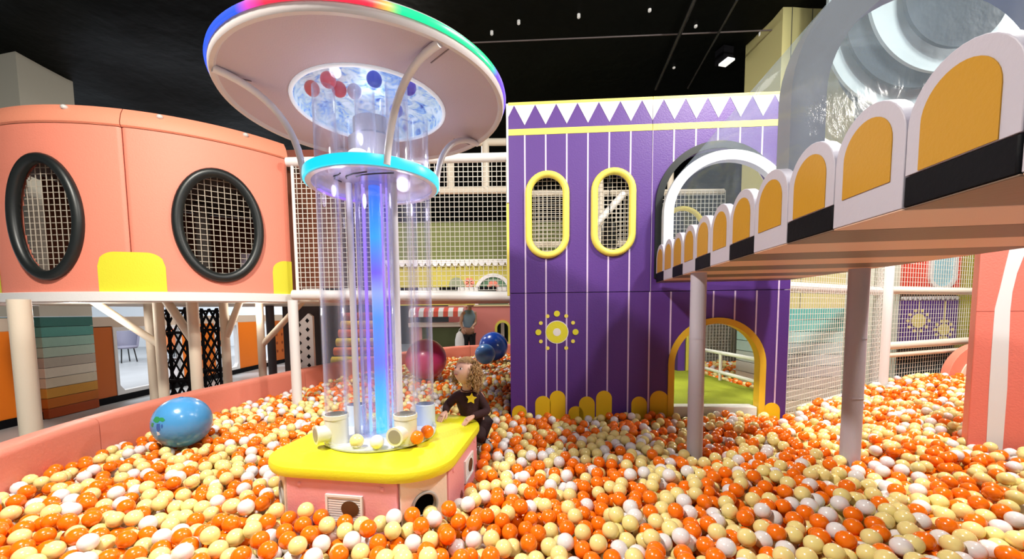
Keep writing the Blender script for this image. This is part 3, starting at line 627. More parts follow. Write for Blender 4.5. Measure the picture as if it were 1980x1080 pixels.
# ------------------------------------------------------------------ net wall and upper deck between the two houses
t = thing('net_bay', 'large white climbing net between the coral and purple playhouses above the white beam', 'net', (-1, 4.1, 1.5))
F = lambda u, v, w: Vector((u, 4.12+w, v))
net(MB(), F, -2.10, .14, 1.56, 2.86, .0485, .0027).build('mesh', netm, t)
MB().tube([(-2.14, 4.12, 1.530), (.16, 4.12, 1.49)], .052, 16).build('bottom_beam', white, t)
MB().tube([(-2.14, 4.12, 2.875), (.16, 4.12, 2.90)], .045, 16).build('top_beam', white, t)
MB().tube([(-2.09, 4.12, 1.5), (-2.09, 4.12, 2.88)], .016, 12).build('side_cord', white, t)
t = thing('checker_kerb', 'low black and white block kerb along the white beam under the net', 'kerb', (-1, 4.22, 1.54))
x = -2.08; kk = 0
while x < .1:
    w_ = .195 if kk % 2 else .217
    MB().box(x, x+w_-.002, 4.20, 4.26, 1.545, 1.60).build('block', black if kk % 2 else white, t); x += w_; kk += 1
tag(MB().box(-1.9, .14, 4.18, 5.9, 1.455, 1.54).build('upper_deck', mat('deck_underside', (.68, .42, .30), .6), smooth=False), 'raised deck behind the net between the two playhouses', 'deck')
t = thing('pipe_frame', 'white padded pipe frame high behind the net, left of the purple playhouse', 'frame', (-.5, 5.8, 1.5))
for px in (877, 943): x = ground(px, 5.8); MB().tube([(x, 5.8, 3.08), (x, 5.8, 4.5)], .055, 12).build('upright', ivory, t)
for z, x0 in ((3.08, -2.3), (3.75, -2.3)): MB().tube([(x0, 5.8, z), (.13, 5.8, z)], .05, 12).build('rail', ivory, t)
t = thing('inner_tower', 'coral and dark panels of another play tower glimpsed through the net beside the coral playhouse', 'play tower', (-3.2, 7.65, 0))
MB().box(-4.2, -2.9, 7.6, 7.7, 3.3, 4.4).build('coral_panel', coral, t); MB().box(-4.2, -2.2, 7.65, 7.75, 0, 3.3).build('dark_panel', mat('dark_brown', (.04, .02, .015), .7), t)
MB().box(-3.75, -3.5, 7.5, 7.6, 1.6, 2.5).build('blue_pad', mat('blue_pad', (.03, .12, .35), .5), t); MB().box(-3.7, -3.5, 7.5, 7.6, 2.5, 3.1).build('olive_pad', mat('olive_pad', (.2, .25, .04), .5), t)
# yellow facade beyond
t = thing('yellow_facade', 'yellow play facade with a scalloped white edge seen through the net', 'facade', (-1.3, 9, 1.4))
fw = MB(); Ff = lambda u, v, w: Vector((u, 9-w, v))
fw.plate([[(-3.6, 1.5), (2.4, 1.5), (2.4, 2.45), (-3.6, 2.45)]], Ff, -.1, 0); fw.build('wall_panel', mat('facade_yellow', (.55, .48, .08), .6), t)
MB().plate([[(-3.6, 2.45), (2.4, 2.45), (2.4, 3.35), (-3.6, 3.35)]], Ff, -.12, -.02).build('upper_panel', mat('facade_olive', (.13, .15, .035), .7), t)
ed = MB(); ed.box(-3.6, 2.4, 8.95, 9.02, 2.44, 2.52)
for i in range(40): ed.plate([circ(-3.52+.15*i, 2.44, .065, 14)], Ff, 0, .045)
ed.build('scallop_edge', white, t)
for x_ in (-3.5, .45): MB().tube([(x_, 9.05, 0), (x_, 9.05, 1.5)], .05, 12).build('leg', ivory, t)
w_ = MB().plate([arch(-.95, 1.55, 1.95, .17)], Ff, 0, .03).build('small_window', mat('win_green', (.30, .34, .22), .5), t)
a_ = MB().plate([arch(-.12, 1.5, 1.78, .42), arch(-.12, 1.5, 1.78, .34)], Ff, 0, .05).build('arch_trim', white, t)
MB().plate([arch(-.12, 1.5, 1.78, .34)], Ff, 0, .02).build('arch_panel', mat('arch_green', (.10, .22, .12), .6), t)
fl_ = MB(); fl_.plate([stadium(-.12, 1.70, .02, .16)], Ff, .02, .04)
for i in range(6): fl_.plate([circ(-.12+.085*cos(PI*i/3), 1.90+.085*sin(PI*i/3), .055, 14)], Ff, .02, .045)
fl_.build('flower', coral, t)
fl_ = MB()
for i in range(6): fl_.plate([circ(-.66+.07*cos(PI*i/3), 2.0+.07*sin(PI*i/3), .045, 12)], Ff, .0, .03)
fl_.build('flower', coral, t)

# ------------------------------------------------------------------ padded pit border
wall_pts = [(-1.9, .55), (-2.28, 1.25), (-2.52, 1.80), (-2.68, 2.35), (-2.745, 2.9), (-2.72, 3.4), (-2.64, 3.9), (-2.50, 4.5), (-2.36, 5.1), (-2.15, 5.8), (-1.8, 6.6), (-1.25, 7.5), (-.6, 8.1), (.3, 8.35), (1.6, 8.4)]
def spl(P, n=10):
    o = []
    for i in range(len(P)-1):
        p0, p1, p2, p3 = (Vector(P[max(i-1, 0)]), Vector(P[i]), Vector(P[i+1]), Vector(P[min(i+2, len(P)-1)]))
        for k in range(n):
            t = k/n; o.append(.5*((2*p1)+(p2-p0)*t+(2*p0-5*p1+4*p2-p3)*t*t+(3*p1-p0-3*p2+p3)*t**3))
    o.append(Vector(P[-1])); return o
WL = spl(wall_pts, 10)
cuts = [0, 35, 62, 90, 115, 140]; cuts = [0, 35, 76, 100, 120, 140]
border_l = ['coral padded border piece nearest the camera at the far left of the pit', 'coral padded border piece behind the blue ball', 'coral padded border piece behind the tower base, left of the stairs', 'coral padded border piece beyond the pink ball', 'coral padded border piece across the far end of the pit below the man']
for ci in range(5):
    seg_ = WL[cuts[ci]:cuts[ci+1]+1]; b = MB(); prf = [(0, .0), (0, .60), (.006, .622), (.022, .636), (.05, .640), (.13, .640), (.152, .634), (.163, .618), (.165, .60), (.165, 0)]; q = len(prf); vs = []
    for i, p in enumerate(seg_):
        d = (seg_[min(i+1, len(seg_)-1)]-seg_[max(i-1, 0)]).normalized(); n = Vector((-d.y, d.x))
        if i == 0: p = p+d*.003
        if i == len(seg_)-1: p = p-d*.003
        vs += [(p.x+n.x*o_, p.y+n.y*o_, z) for o_, z in prf]
    m_ = len(seg_); b.add(vs, [(i*q+j, i*q+(j+1) % q, (i+1)*q+(j+1) % q, (i+1)*q+j) for i in range(m_-1) for j in range(q)]+[tuple(range(q)), tuple(range((m_-1)*q, m_*q))])
    tag(b.build('pit_border', pitpad, loc=(seg_[0].x, seg_[0].y, 0)), border_l[ci], 'padded border')

# ------------------------------------------------------------------ striped columns, cafe partition and cafe on the left
PLK = [(.045, .17, .15), (.11, .33, .29), (.33, .52, .44), (.46, .57, .48), (.50, .44, .37), (.74, .66, .55), (.70, .60, .46), (.62, .30, .05), (.52, .14, .015), (.36, .06, .01)]
PLKR = [(.10, .42, .42), (.16, .50, .50), (.38, .62, .64), (.42, .56, .60), (.50, .56, .60), (.52, .50, .52), (.60, .52, .48), (.66, .56, .48), (.70, .56, .42), (.72, .50, .30)]
def striped(label, x0, x1, y0, y1, cols, topm, z1, nm):
    t = thing('striped_column', label, 'column', ((x0+x1)/2, (y0+y1)/2, 0))
    for i, c in enumerate(cols):
        z = 1.33-.133*i
        MB().box(x0, x1, y0, y1, z-.133+.006, z).build('plank_band', mat('%s_plank_%d' % (nm, i), c, .5, var=.06, vscale=20), t, bevel=.004)
    MB().box(x0+.02, x1-.02, y0+.02, y1-.02, 0, 1.33).build('core', rubber, t)
    cp = MB().box(x0, x1, y0, y1, 1.335, z1); cp.build('upper_column', topm, t)
    for yy in (() if nm == 'left' else (x0+.10, x0+.32)): MB().box(yy-.004, yy+.004, y0-.003, y0+.001, 1.335, z1).build('groove', mat('groove', (.1, .1, .07), .8), t)
    for yy in (): MB().box(x1-.001, x1+.002, yy-.004, yy+.004, 1.335, z1).build('groove', mat('groove', (.1, .1, .07), .8), t)
    return t
striped('column wrapped in teal to orange plank bands, left of the cafe partition', -6.5, -5.86, 5.03, 5.68, PLK, mat('column_cream', (.58, .56, .48), .8), 4.7, 'left')
striped('olive column rising behind the tunnel, its foot banded in teal and grey planks', 3.12, 3.95, 4.50, 5.15, PLKR, mat('column_olive', (.52, .49, .22), .8), 4.7, 'right')
orange = mat('orange_laminate', (.86, .20, .01), .45)
dorange = mat('dark_orange', (.55, .13, .02), .5)
XW = -5.95
def yw(px, x=XW): return x*CF/(px-CX)
t = thing('cafe_partition', 'low orange cafe partition with rounded openings and a white sill behind the ivory posts', 'partition', (XW, 8, 0))
def wallseg(name, y0, y1, z0, z1, m, th=.08, dx=0): return MB().box(XW-th+dx, XW+dx, y0, y1, z0, z1).build(name, m, t, bevel=.004)
wallseg('orange_panel', 3.6, 5.0, .10, 1.16, orange); wallseg('orange_panel', 5.70, 6.05, .10, 1.18, dorange)
wallseg('orange_panel', 7.35, 8.2, .10, 1.16, orange); wallseg('orange_panel', 8.95, 9.75, .10, 1.16, orange); wallseg('orange_panel', 10.2, 11.6, .10, 1.16, dorange)
wallseg('top_rail', 3.6, 12, 1.16, 1.32, mat('partition_beige', (.62, .50, .40), .6), .12)
wallseg('skirting', 3.6, 12, 0, .10, black, .12, .02)
for y0, y1 in ((6.05, 7.35), (8.2, 8.95), (9.75, 10.2)):
    b = MB(); Fy = lambda u, v, w: Vector((XW+w, u, v))
    b.plate([[(y0, .1), (y1, .1), (y1, 1.16), (y0, 1.16)], rr(y0, y1) if False else [(y0+.05+.06*(1-cos(a)) if False else y, z) for y, z in [(y0+.05, .25), (y0+.12, .16), (y1-.12, .16), (y1-.05, .25), (y1-.05, 1.10), (y0+.05, 1.10)]]], Fy, -.07, .01).build('opening_frame', white, t)
dots = MB(); Fy = lambda u, v, w: Vector((XW+w, u, v))
for i in range(4):
    for j in range(4): dots.plate([circ(10.5+.25*i, .35+.22*j, .04, 10)], Fy, 0, .01)
dots.build('dotted_print', dorange if False else mat('rust_dot', (.25, .05, .01), .5), t)
# lattice towers
for cx_, cy_, lb in ((-4.70, 5.75, 'black metal lattice tower between the second and third ivory posts'), (-4.96, 6.75, 'black metal lattice tower right of the forked ivory post')):
    t = thing('lattice_tower', lb, 'lattice', (cx_, cy_, 0)); h, g = .185, .07; b = MB()
    for sx in (-h, h):
        for sy in (-g, g): MB().box(cx_+sx-.016, cx_+sx+.016, cy_+sy-.016, cy_+sy+.016, 0, 1.45).build('corner_bar', black, t)
    for yy in (cy_-g, cy_+g):
        for k in range(6):
            for a in (0, 1, 2):
                z = .03+k*.235; x0, x1 = cx_-h+a*2*h/3, cx_-h+(a+1)*2*h/3; b.seg((x0, yy, z), (x1, yy, z+.235), .0075); b.seg((x1, yy, z), (x0, yy, z+.235), .0075)
    b.build('lattice', black, t)
    for z in (.03, .38, 1.08, 1.4):
        for yy in (cy_-g, cy_+g): MB().seg((cx_-h, yy, z), (cx_+h, yy, z), .017).build('cross_bar', black, t)
# spotted board and stair
t = thing('spotted_board', 'white board printed with black diamonds behind the white front post', 'board', (-2.95, 5.55, 0))
pb_ = atY(592, 650, 5.5); xb0, xb1 = atY(574, 650, 5.5).x, atY(609, 650, 5.5).x
Fq = lambda u, v, w: Vector((u, 5.5-w, v))
MB().plate([[(xb0, .35), (xb1, .35), (xb1, 1.30), (xb1-.06, 1.34), (xb0, 1.16)]], Fq, 0, .05).build('board', white, t, bevel=.004)
db = MB()
for i in range(8):
    for j in (0, 1):
        z = 1.24-.125*i-.06*(1-j)+.0; x = xb0+.065+.115*j
        if z < 1.2 or j: db.plate([[(x-.028, z), (x, z-.034), (x+.028, z), (x, z+.034)]], Fq, .05, .054)
db.build('diamond_print', black, t, smooth=False)
t = thing('soft_stair', 'soft stair of red, orange and yellow rolls behind the clear tubes', 'stairs', (-2.6, 6.9, 0))
for i, c in enumerate([(.70, .50, .03), (.75, .16, .06), (.72, .52, .03), (.70, .12, .04), (.72, .42, .05), (.35, .05, .03)]):
    MB().tube([(-2.95, 6.9+.12*i, .50+.155*i), (-2.1, 6.9+.12*i, .50+.155*i)], .075, 16).build('roll_step', mat('roll_%d' % i, c, .5), t)
for x, y in ((-3.6, 6.2), (-3.3, 7.4)):
    post('dark_post', 'dark grey post behind the net deck, left of the stairs' if y < 7 else 'grey post deeper behind the stairs under the net deck', x, y, 0, 1.5, .06, mat('dark_foam', (.06, .05, .06), .6))
# cafe furniture
def chair(x, y, rz, m, label):
    t = thing('tub_chair', label, 'chair', (x, y, 0), 'cafe chairs'); R = Matrix.Rotation(rz, 3, 'Z')
    def q(a, b, z): v = R @ Vector((a, b, 0)); return (x+v.x, y+v.y, z)
    b = MB(); vs = []
    for i in range(17):
        a = math.radians(-30+240*i/16); 
        for rr_, z in ((.30, .44), (.36, .88), (.31, .90), (.25, .46)): vs.append(q(rr_*cos(a), rr_*sin(a), z))
    b.add(vs, [(i*4+j, i*4+(j+1) % 4, (i+1)*4+(j+1) % 4, (i+1)*4+j) for i in range(16) for j in range(4)]+[(0, 1, 2, 3), (64, 65, 66, 67)]); b.build('backrest', m, t)
    MB().lathe((x, y, .40), [(0, 0), (.27, 0), (.29, .04), (.27, .08), (0, .09)], 24).build('seat', m, t)
    for a in (45, 135, 225, 315): a = math.radians(a); MB().tube([q(.2*cos(a), .2*sin(a), .41), q(.26*cos(a), .26*sin(a), 0)], .015, 8).build('leg', rubber, t)
gch = mat('grey_seat', (.22, .22, .30), .6); och = mat('orange_seat', (.75, .22, .07), .6)
for x, y, rz, m, lb in ((-10.8, 11.3, 1.2, gch, 'grey tub chair in the cafe seen left through the partition opening'), (-9.0, 10.6, -1.2, och, 'orange tub chair right of the round cafe table'), (-10.4, 12.9, .2, och, 'orange tub chair beyond the cafe table'), (-8.5, 11.8, -.5, och, 'rightmost orange tub chair in the cafe')):
    chair(x, y, rz, m, lb)
t = thing('cafe_table', 'round orange topped cafe table among the tub chairs', 'table', (-9.9, 11.8, 0))
MB().lathe((-9.9, 11.8, .72), [(0, 0), (.42, 0), (.44, .02), (.42, .04), (0, .04)], 32).build('tabletop', och, t); MB().tube([(-9.9, 11.8, .02), (-9.9, 11.8, .73)], .035, 12).build('pedestal', rubber, t); MB().lathe((-9.9, 11.8, 0), [(0, 0), (.26, 0), (.25, .02), (0, .04)], 24).build('foot', rubber, t)

# ------------------------------------------------------------------ snack stand, far coral wall and man
t = thing('snack_stand', 'pink snack stand with a red and white striped awning beyond the ball pit', 'stand', (-1.2, 10.9, 0))
sx0, sx1 = atY(795, 640, 10.6).x, atY(897, 640, 10.6).x
MB().box(sx0, sx1, 10.6, 11.3, 0, .95).build('counter', mat('counter_pink', (.62, .28, .24), .6), t)
MB().box(sx0+.3, sx1-.06, 10.57, 10.6, .12, .93).build('counter_front', mat('olive_dark', (.05, .06, .012), .6), t)
MB().box(sx0-.05, sx1+.05, 10.5, 11.3, .95, 1.06).build('worktop', mat('stand_cream', (.8, .66, .58), .5), t)
ns = 11; 
for i in range(ns):
    x0 = sx0+(sx1-sx0)*i/ns; x1 = sx0+(sx1-sx0)*(i+1)/ns
    b = MB(); pr = [(10.62, 1.46), (10.50, 1.44), (10.38, 1.36), (10.34, 1.22), (10.355, 1.22), (10.395, 1.35), (10.505, 1.425), (10.62, 1.44)]
    b.add([(x, y, z) for x in (x0, x1) for y, z in pr], [(j, (j+1) % 8, 8+(j+1) % 8, 8+j) for j in range(8)]+[tuple(range(8)), tuple(range(8, 16))[::-1]])
    b.build('awning_stripe', white if i % 2 == 0 else mat('stripe_red', (.70, .10, .07), .5), t)
MB().box(sx0, sx1, 10.62, 11.3, 1.38, 1.50).build('stand_top', mat('stand_pink', (.72, .33, .30), .6), t)
t = thing('coral_facade', 'coral facade with a yellow arched window behind the man', 'facade', (.5, 11.5, 0))
x0 = atY(868, 640, 11.5).x; wx = atY(972, 640, 11.5).x
Fc = lambda u, v, w: Vector((u, 11.5-w, v))
MB().plate([[(x0, 0), (3, 0), (3, 1.50), (x0, 1.50)], arch(wx, .45, .86, .17)], Fc, -.1, 0).build('wall_panel', mat('facade_coral', (.72, .24, .22), .5), t)
MB().plate([[(x0, 1.5), (3, 1.5), (3, 1.68), (x0, 1.68)]], Fc, -.1, .02).build('top_band', mat('facade_cream', (.80, .62, .36), .5), t)
MB().plate([arch(wx, .40, .86, .23), arch(wx, .44, .86, .16)], Fc, 0, .04).build('window_trim', paleyel, t)
MB().box(wx-.2, wx+.2, 11.8, 11.9, .4, 1.1).build('dark_backing', mat('green_black', (.01, .03, .015), .7), t); MB().box(wx-.05, wx+.05, 11.6, 11.7, .4, 1.1).build('white_bar', white, t)

# ------------------------------------------------------------------ right side: net, facades, coral arch wall
post('corner_post', 'big white padded corner post of the right net, beyond the balls', 4.44, 4.56, .0, 2.9, .085, white)
t = thing('net_bay', 'white safety net between the purple playhouse and the big white corner post', 'net', (3.4, 4, .45))
NA, NB = (2.50, 3.40), (4.42, 4.52); NFn, NL, _, _ = frame(NA, NB)
net(MB(), NFn, .02, NL-.05, .40, 2.8, .0485, .0017).build('mesh', netm, t)
MB().tube([NFn(0, 1.52, -.05), NFn(NL, 1.52, -.05)], .05, 14).build('rail', white, t)
MB().tube([NFn(0, 2.85, -.05), NFn(NL, 2.85, -.05)], .045, 14).build('rail', white, t)
MB().fbox(NFn(0, 0, 0), NFn(1, 0, 0)-NFn(0, 0, 0), NFn(0, 0, 1)-NFn(0, 0, 0), .30, NL-.1, -.03, .01, .05, .44).build('kerb', white, t)
t = thing('net_bay', 'white net with padded rails right of the big white corner post', 'net', (5.8, 5.3, .45))
NA2, NB2 = (4.5, 4.62), (7.6, 5.75); NF2, NL2, _, _ = frame(NA2, NB2)
net(MB(), NF2, .02, NL2, .42, 2.8, .055, .0019).build('mesh', netm, t)
for z in (.88, .77, 1.53): MB().tube([NF2(0, z, .04), NF2(NL2, z, .04)], .045 if z != .77 else .03, 14).build('rail', ivory, t)
t = thing('toy_facade', 'facade with a red panel and blue window above a purple panel with yellow suns', 'facade', (6.3, 6.2, .4))
Fr, FL, _, _ = frame((5.2, 6.2), (8.4, 6.2))
def fx(px): return atY(px, 600, 6.2).x-5.2
a, b = fx(1738), fx(1846)
MB().plate([[(a, 1.62), (b, 1.62), (b, 2.9), (a, 2.9)]], Fr, 0, .05).build('red_panel', mat('facade_red', (.78, .06, .03), .5), t)
wc, ww = fx(1808), .215
f_ = MB().plate([stadium(wc, 2.02, ww, .42), stadium(wc, 2.02, ww-.05, .37)], Fr, .05, .09).build('window_trim', white, t)
MB().plate([stadium(wc, 2.02, ww-.05, .37)], Fr, .05, .06).build('window_panel', mat('win_blue', (.35, .66, .78), .4), t)
MB().plate([[(a, .75), (b, .75), (b, 1.44), (a, 1.44)]], Fr, 0, .05).build('purple_panel', purple, t)
su = MB()
for px, z, r_ in ((1770, 1.12, .11), (1820, .98, .09)):
    u = fx(px); su.plate([circ(u, z, r_, 24)], Fr, .05, .06); su.plate([[(u-.008, .76), (u+.008, .76), (u+.008, 1.42), (u-.008, 1.42)]], Fr, .05, .055)
    for k in range(10): su.plate([circ(u+r_*1.5*cos(PI*k/5), z+r_*1.5*sin(PI*k/5), .025, 10)], Fr, .05, .056)
su.build('sun_print', mat('sun_pale', (.78, .66, .22), .5), t, smooth=False)
dt = MB()
for k in range(12): dt.plate([circ(a+.04+(b-a-.08)*k/11, 1.47, .03, 12)], Fr, 0, .06)
dt.build('dot_trim', white, t)
MB().box(5.2+fx(1849), 5.2+fx(1868), 6.1, 6.2, 0, 2.9).build('olive_post', mat('olive_yellow', (.46, .44, .05), .5), t)
MB().box(4.0, 5.2+fx(1738), 6.2, 6.3, 0, 2.9).build('pale_panel', mat('pale_green_white', (.62, .66, .55), .6), t); MB().box(5.2+fx(1869), 5.2+fx(1905), 6.15, 6.3, 0, 2.9).build('pale_panel', mat('pale_green_white', (.62, .66, .55), .6), t)
tag(MB().plate([arch(5.02, .35, .80, .17)], lambda u, v, w: Vector((u, 6.4-w, v+1.0)), 0, .05).box(5.0, 5.04, 6.36, 6.40, 0, 1.4).build('arched_board', white, loc=(5.0, 6.4, 1.4)), 'small white arched board high behind the net right of the olive column', 'board')
t = thing('coral_arch', 'low coral half round arch with a white inset beside the right wall', 'arch', (5.9, 4.9, .3))
ac = atY(1885, 740, 4.95); Fa = lambda u, v, w: Vector((ac.x+u, 4.95-w, v))
MB().plate([arch(0, .2, .42, .46, 24)], Fa, 0, .1).build('arch_body', coral, t, bevel=.01); MB().plate([arch(0, .2, .42, .32, 24)], Fa, .1, .115).build('arch_inset', cream, t)
# coral wall panel at right edge
t = thing('coral_wall', 'tall coral wall panel with a curved white stripe at the right edge of the pit', 'wall panel', (3.5, 2.4, 0))
CA, CB = (3.183, 2.624), (4.75, 1.53); Cf, CL, _, _ = frame(CA, CB)
MB().plate([[(0, 0), (CL, 0), (CL, 2.35), (0, 2.35)]], Cf, -.10, 0).build('wall_panel', mat('coral_wall_vinyl', (.84, .22, .17), .45, .1, 90), t, bevel=.006)
def onC(px, py):
    v = ray(px, py); n_ = Cf(0, 0, 1)-Cf(0, 0, 0); k_ = (Vector(CA).to_3d()).dot(n_)/v.dot(n_); p = EYE+v*k_; return ((p-Vector((CA[0], CA[1], p.z))).length, p.z)
st = MB(); n_ = None
Cn = Cf(0, 0, 1)-Cf(0, 0, 0)
def onC(px, py):
    v = ray(px, py); k_ = Vector((CA[0], CA[1], 0)).dot(Cn)-EYE.dot(Cn); k_ /= v.dot(Cn); p = EYE+v*k_; return ((p.xy-Vector(CA)).length, p.z)
L_ = [onC(*q) for q in ((1906, 870), (1912, 752), (1917, 674), (1923, 597), (1933, 558), (1942, 520), (1952, 480), (1966, 440), (1990, 400))]
R_ = [onC(*q) for q in ((1938, 870), (1947, 752), (1950, 674), (1953, 600), (1957, 565), (1966, 528), (1982, 488), (2003, 450), (2030, 420))]
st.plate([L_+R_[::-1]], Cf, .0005, .004); st.build('white_stripe', mat('stripe_white', (.80, .82, .86), .5), t, smooth=False)
MB().fbox(Cf(0, 0, 0), (Vector(CB)-Vector(CA)).normalized().to_3d(), Vector((0, 0, 1)), 0, CL, 1.298, 1.301, 0, .0008, w=(Cf(0, 0, 1)-Cf(0, 0, 0))).build('seam', mat('seam_coral', (.35, .08, .06), .6), t)

# swags of cloth over the far side, seen through the tunnel
slate = mat('slate_cloth', (.018, .026, .038), .8, .5, 7); pale = mat('pale_cloth', (.34, .41, .45), .8, .4, 6)
for i, (px, py, rpx, y, m, lb) in enumerate(((1846, -12, 96, 3.62, slate, 'nearest slate grey cloth scallop hanging from the ceiling behind the tunnel'), (1826, -14, 142, 3.74, pale, 'pale cloth scallop just behind the nearest slate one'),
        (1768, 30, 130, 3.86, slate, 'second slate cloth scallop, left of the nearest one'), (1736, 62, 134, 3.98, pale, 'pale cloth scallop behind the second slate one'), (1722, 108, 104, 4.10, slate, 'farthest and lowest slate cloth scallop behind the tunnel'), (1900, 20, 120, 3.90, pale, 'rightmost pale cloth scallop hanging over the tunnel'))):
    c = atY(px, py, y); r_ = rpx/CF*y; b = MB(); n = 40
    pts = [(c.x+r_*cos(PI+PI*j/n), c.z+r_*sin(PI+PI*j/n)) for j in range(n+1)]; zt2 = max(4.62, c.z+.02)
    b.plate([pts+[(c.x+r_, zt2), (c.x-r_, zt2)]], lambda u, v, w: Vector((u, y-w, v)), 0, .03); tag(b.build('cloth_scallop', m, loc=(c.x, y, c.z-r_)), lb, 'cloth', 'cloth scallops')

# ------------------------------------------------------------------ ceiling fittings
t = thing('flood_light', 'small white square floodlight on the black ceiling above the tunnel', 'light', tuple(atZ(1405, 110, 4.45)))
c = atZ(1405, 120, 4.38); MB().fbox(c, (1, .25, 0), (-.25, 1, 0), -.05, .05, -.07, .07, -.012, .012).build('lamp_face', mat('lamp_face', (.8, .8, .8), .4, emit=(1, 1, .95), estr=.9), t); MB().fbox(c+Vector((0, .06, .05)), (1, .25, 0), (-.25, 1, 0), -.07, .07, -.07, .07, -.03, .14).build('housing', black, t)
dl = [(951, 76), (1003, 56), (1172, 65), (1119, 44), (1256, 32), (1470, 78), (1303, 140), (1345, 62)]
for px, py in dl:
    c = atZ(px, py, 4.5); tag(MB().lathe(c, [(0, .05), (.014, .05), (.018, .055), (.018, .09), (0, .09)], 12).build('downlight', mat('tiny_lamp', (.5, .5, .5), .4, emit=(1, .98, .9), estr=.25), loc=c), 'tiny pale ceiling fitting on the black tarp', 'light', 'tiny ceiling fittings')
for (p0, p1, r_, lb) in (((1345, -5), (1268, 172), .022, 'black ceiling pipe running towards the playhouse corner, left one'), ((1425, 0), (1330, 170), .014, 'thin dark ceiling pipe right of the thicker one')):
    a, b = atZ(*p0, 4.46), atZ(*p1, 4.46); tag(MB().tube([a, b], r_, 10).build('ceiling_pipe', mat('pipe_black', (.02, .02, .02), .25), loc=a), lb, 'pipe')
a, b = atZ(900, 83, 4.47), atZ(1500, 58, 4.47); tag(MB().tube([a, b], .008, 8).build('ceiling_cable', mat('cable_grey', (.10, .08, .08), .5), loc=a), 'thin grey cable strung across the black ceiling', 'cable')

# ------------------------------------------------------------------ people
def grow(V, Ed, Rd, root=0, sub=2):
    """a continuous skinned surface round a skeleton; returns (verts, faces)"""
    me = bpy.data.meshes.new('skeleton'); me.from_pydata([tuple(v) for v in V], Ed, [])
    o = bpy.data.objects.new('skeleton', me); COL.objects.link(o)
    md = o.modifiers.new('skin', 'SKIN'); md.use_smooth_shade = True
    if not me.skin_vertices: me.skin_vertices.new()
    for i, r in enumerate(Rd):
        r = r if isinstance(r, tuple) else (r, r); me.skin_vertices[0].data[i].radius = r
        me.skin_vertices[0].data[i].use_root = (i == root)
    sb = o.modifiers.new('sub', 'SUBSURF'); sb.levels = sb.render_levels = sub
    dg = bpy.context.evaluated_depsgraph_get(); ev = o.evaluated_get(dg); m2 = ev.to_mesh()
    vs = [tuple(v.co) for v in m2.vertices]; fs = [tuple(p.vertices) for p in m2.polygons]
    ev.to_mesh_clear(); bpy.data.objects.remove(o); bpy.data.meshes.remove(me); return vs, fs
def basis(F, U=(0, 0, 1)):
    F = Vector(F).normalized(); U = Vector(U); R = F.cross(U).normalized(); U = R.cross(F).normalized(); return R, F, U
def add_head(mb, c, fr, s, n=40, mi=0, mlip=None, jaw=.16, chk=.06):
    R, F, U = fr; c = Vector(c); vs = []; h = n//2
    for i in range(h+1):
        for j in range(n):
            a = PI*i/h; b = 2*PI*j/n; x, y, z = sin(a)*sin(b), sin(a)*cos(b), cos(a)
            X, Y, Z = .80*x, .94*y, 1.0*z
            if z < 0: X *= 1-jaw*(-z)**1.6; Y *= 1-.08*(-z); Z = z*(1-.06*(-z))
            if y > 0:
                f = y
                Y += f*(.19*math.exp(-((x/.12)**2+((z+.15)/.12)**2))+.05*math.exp(-((x/.10)**2+((z-.08)/.2)**2))     # nose and bridge
                    - .09*math.exp(-(((abs(x)-.34)/.17)**2+((z-.05)/.13)**2))+chk*math.exp(-(((abs(x)-.40)/.24)**2+((z+.34)/.22)**2))   # sockets, cheeks
                    + .06*math.exp(-((x/.22)**2+((z+.42)/.05)**2))+.06*math.exp(-((x/.20)**2+((z+.52)/.05)**2))-.03*math.exp(-((x/.24)**2+((z+.47)/.02)**2))  # lips
                    + .07*math.exp(-((x/.25)**2+((z+.80)/.14)**2))+.04*math.exp(-((x/.6)**2+((z-.45)/.25)**2)))
            vs.append(c+R*(X*s)+F*(Y*s)+U*(Z*s))
    mb.add(vs, [(i*n+j, (i+1)*n+j, (i+1)*n+(j+1) % n, i*n+(j+1) % n) for i in range(h) for j in range(n)], mi)
    for sd in (-1, 1): mb.ball(c+R*(sd*.79*s)-F*(.06*s)-U*(.04*s), (.07*s, .16*s, .22*s), 12, mi, fr=(R, F, U))
    mb.tube([c+F*(.90*s)-U*(.455*s)+R*(x*s) -F*(abs(x)*.18*s) for x in (-.19, -.1, 0, .1, .19)], [.012*s, .05*s, .055*s, .05*s, .012*s], 8, mi=mlip)
    return mb
def face_parts(parent, c, fr, s, iris):
    R, F, U = fr; c = Vector(c)
    for sd in (-1, 1):
        e = MB(); p = c+R*(sd*.30*s)+F*(.745*s)+U*(.05*s); e.ball(p, (.14*s, .11*s, .095*s), 14, 0, fr=(R, F, U)); e.ball(p+F*.078*s-R*(.0)*s, (.075*s, .04*s, .078*s), 12, 1, fr=(R, F, U))
        e.build('eye', [mat('eye_white', (.8, .78, .75), .2), iris], parent)
        MB().tube([c+R*(sd*(.14+.11*k)*s)+F*((.85-.045*k*k)*s)+U*((.24+.035*(k*(3-k)))*s) for k in range(4)], .022*s, 6).build('eyebrow', MATS['hair_dark'], parent)
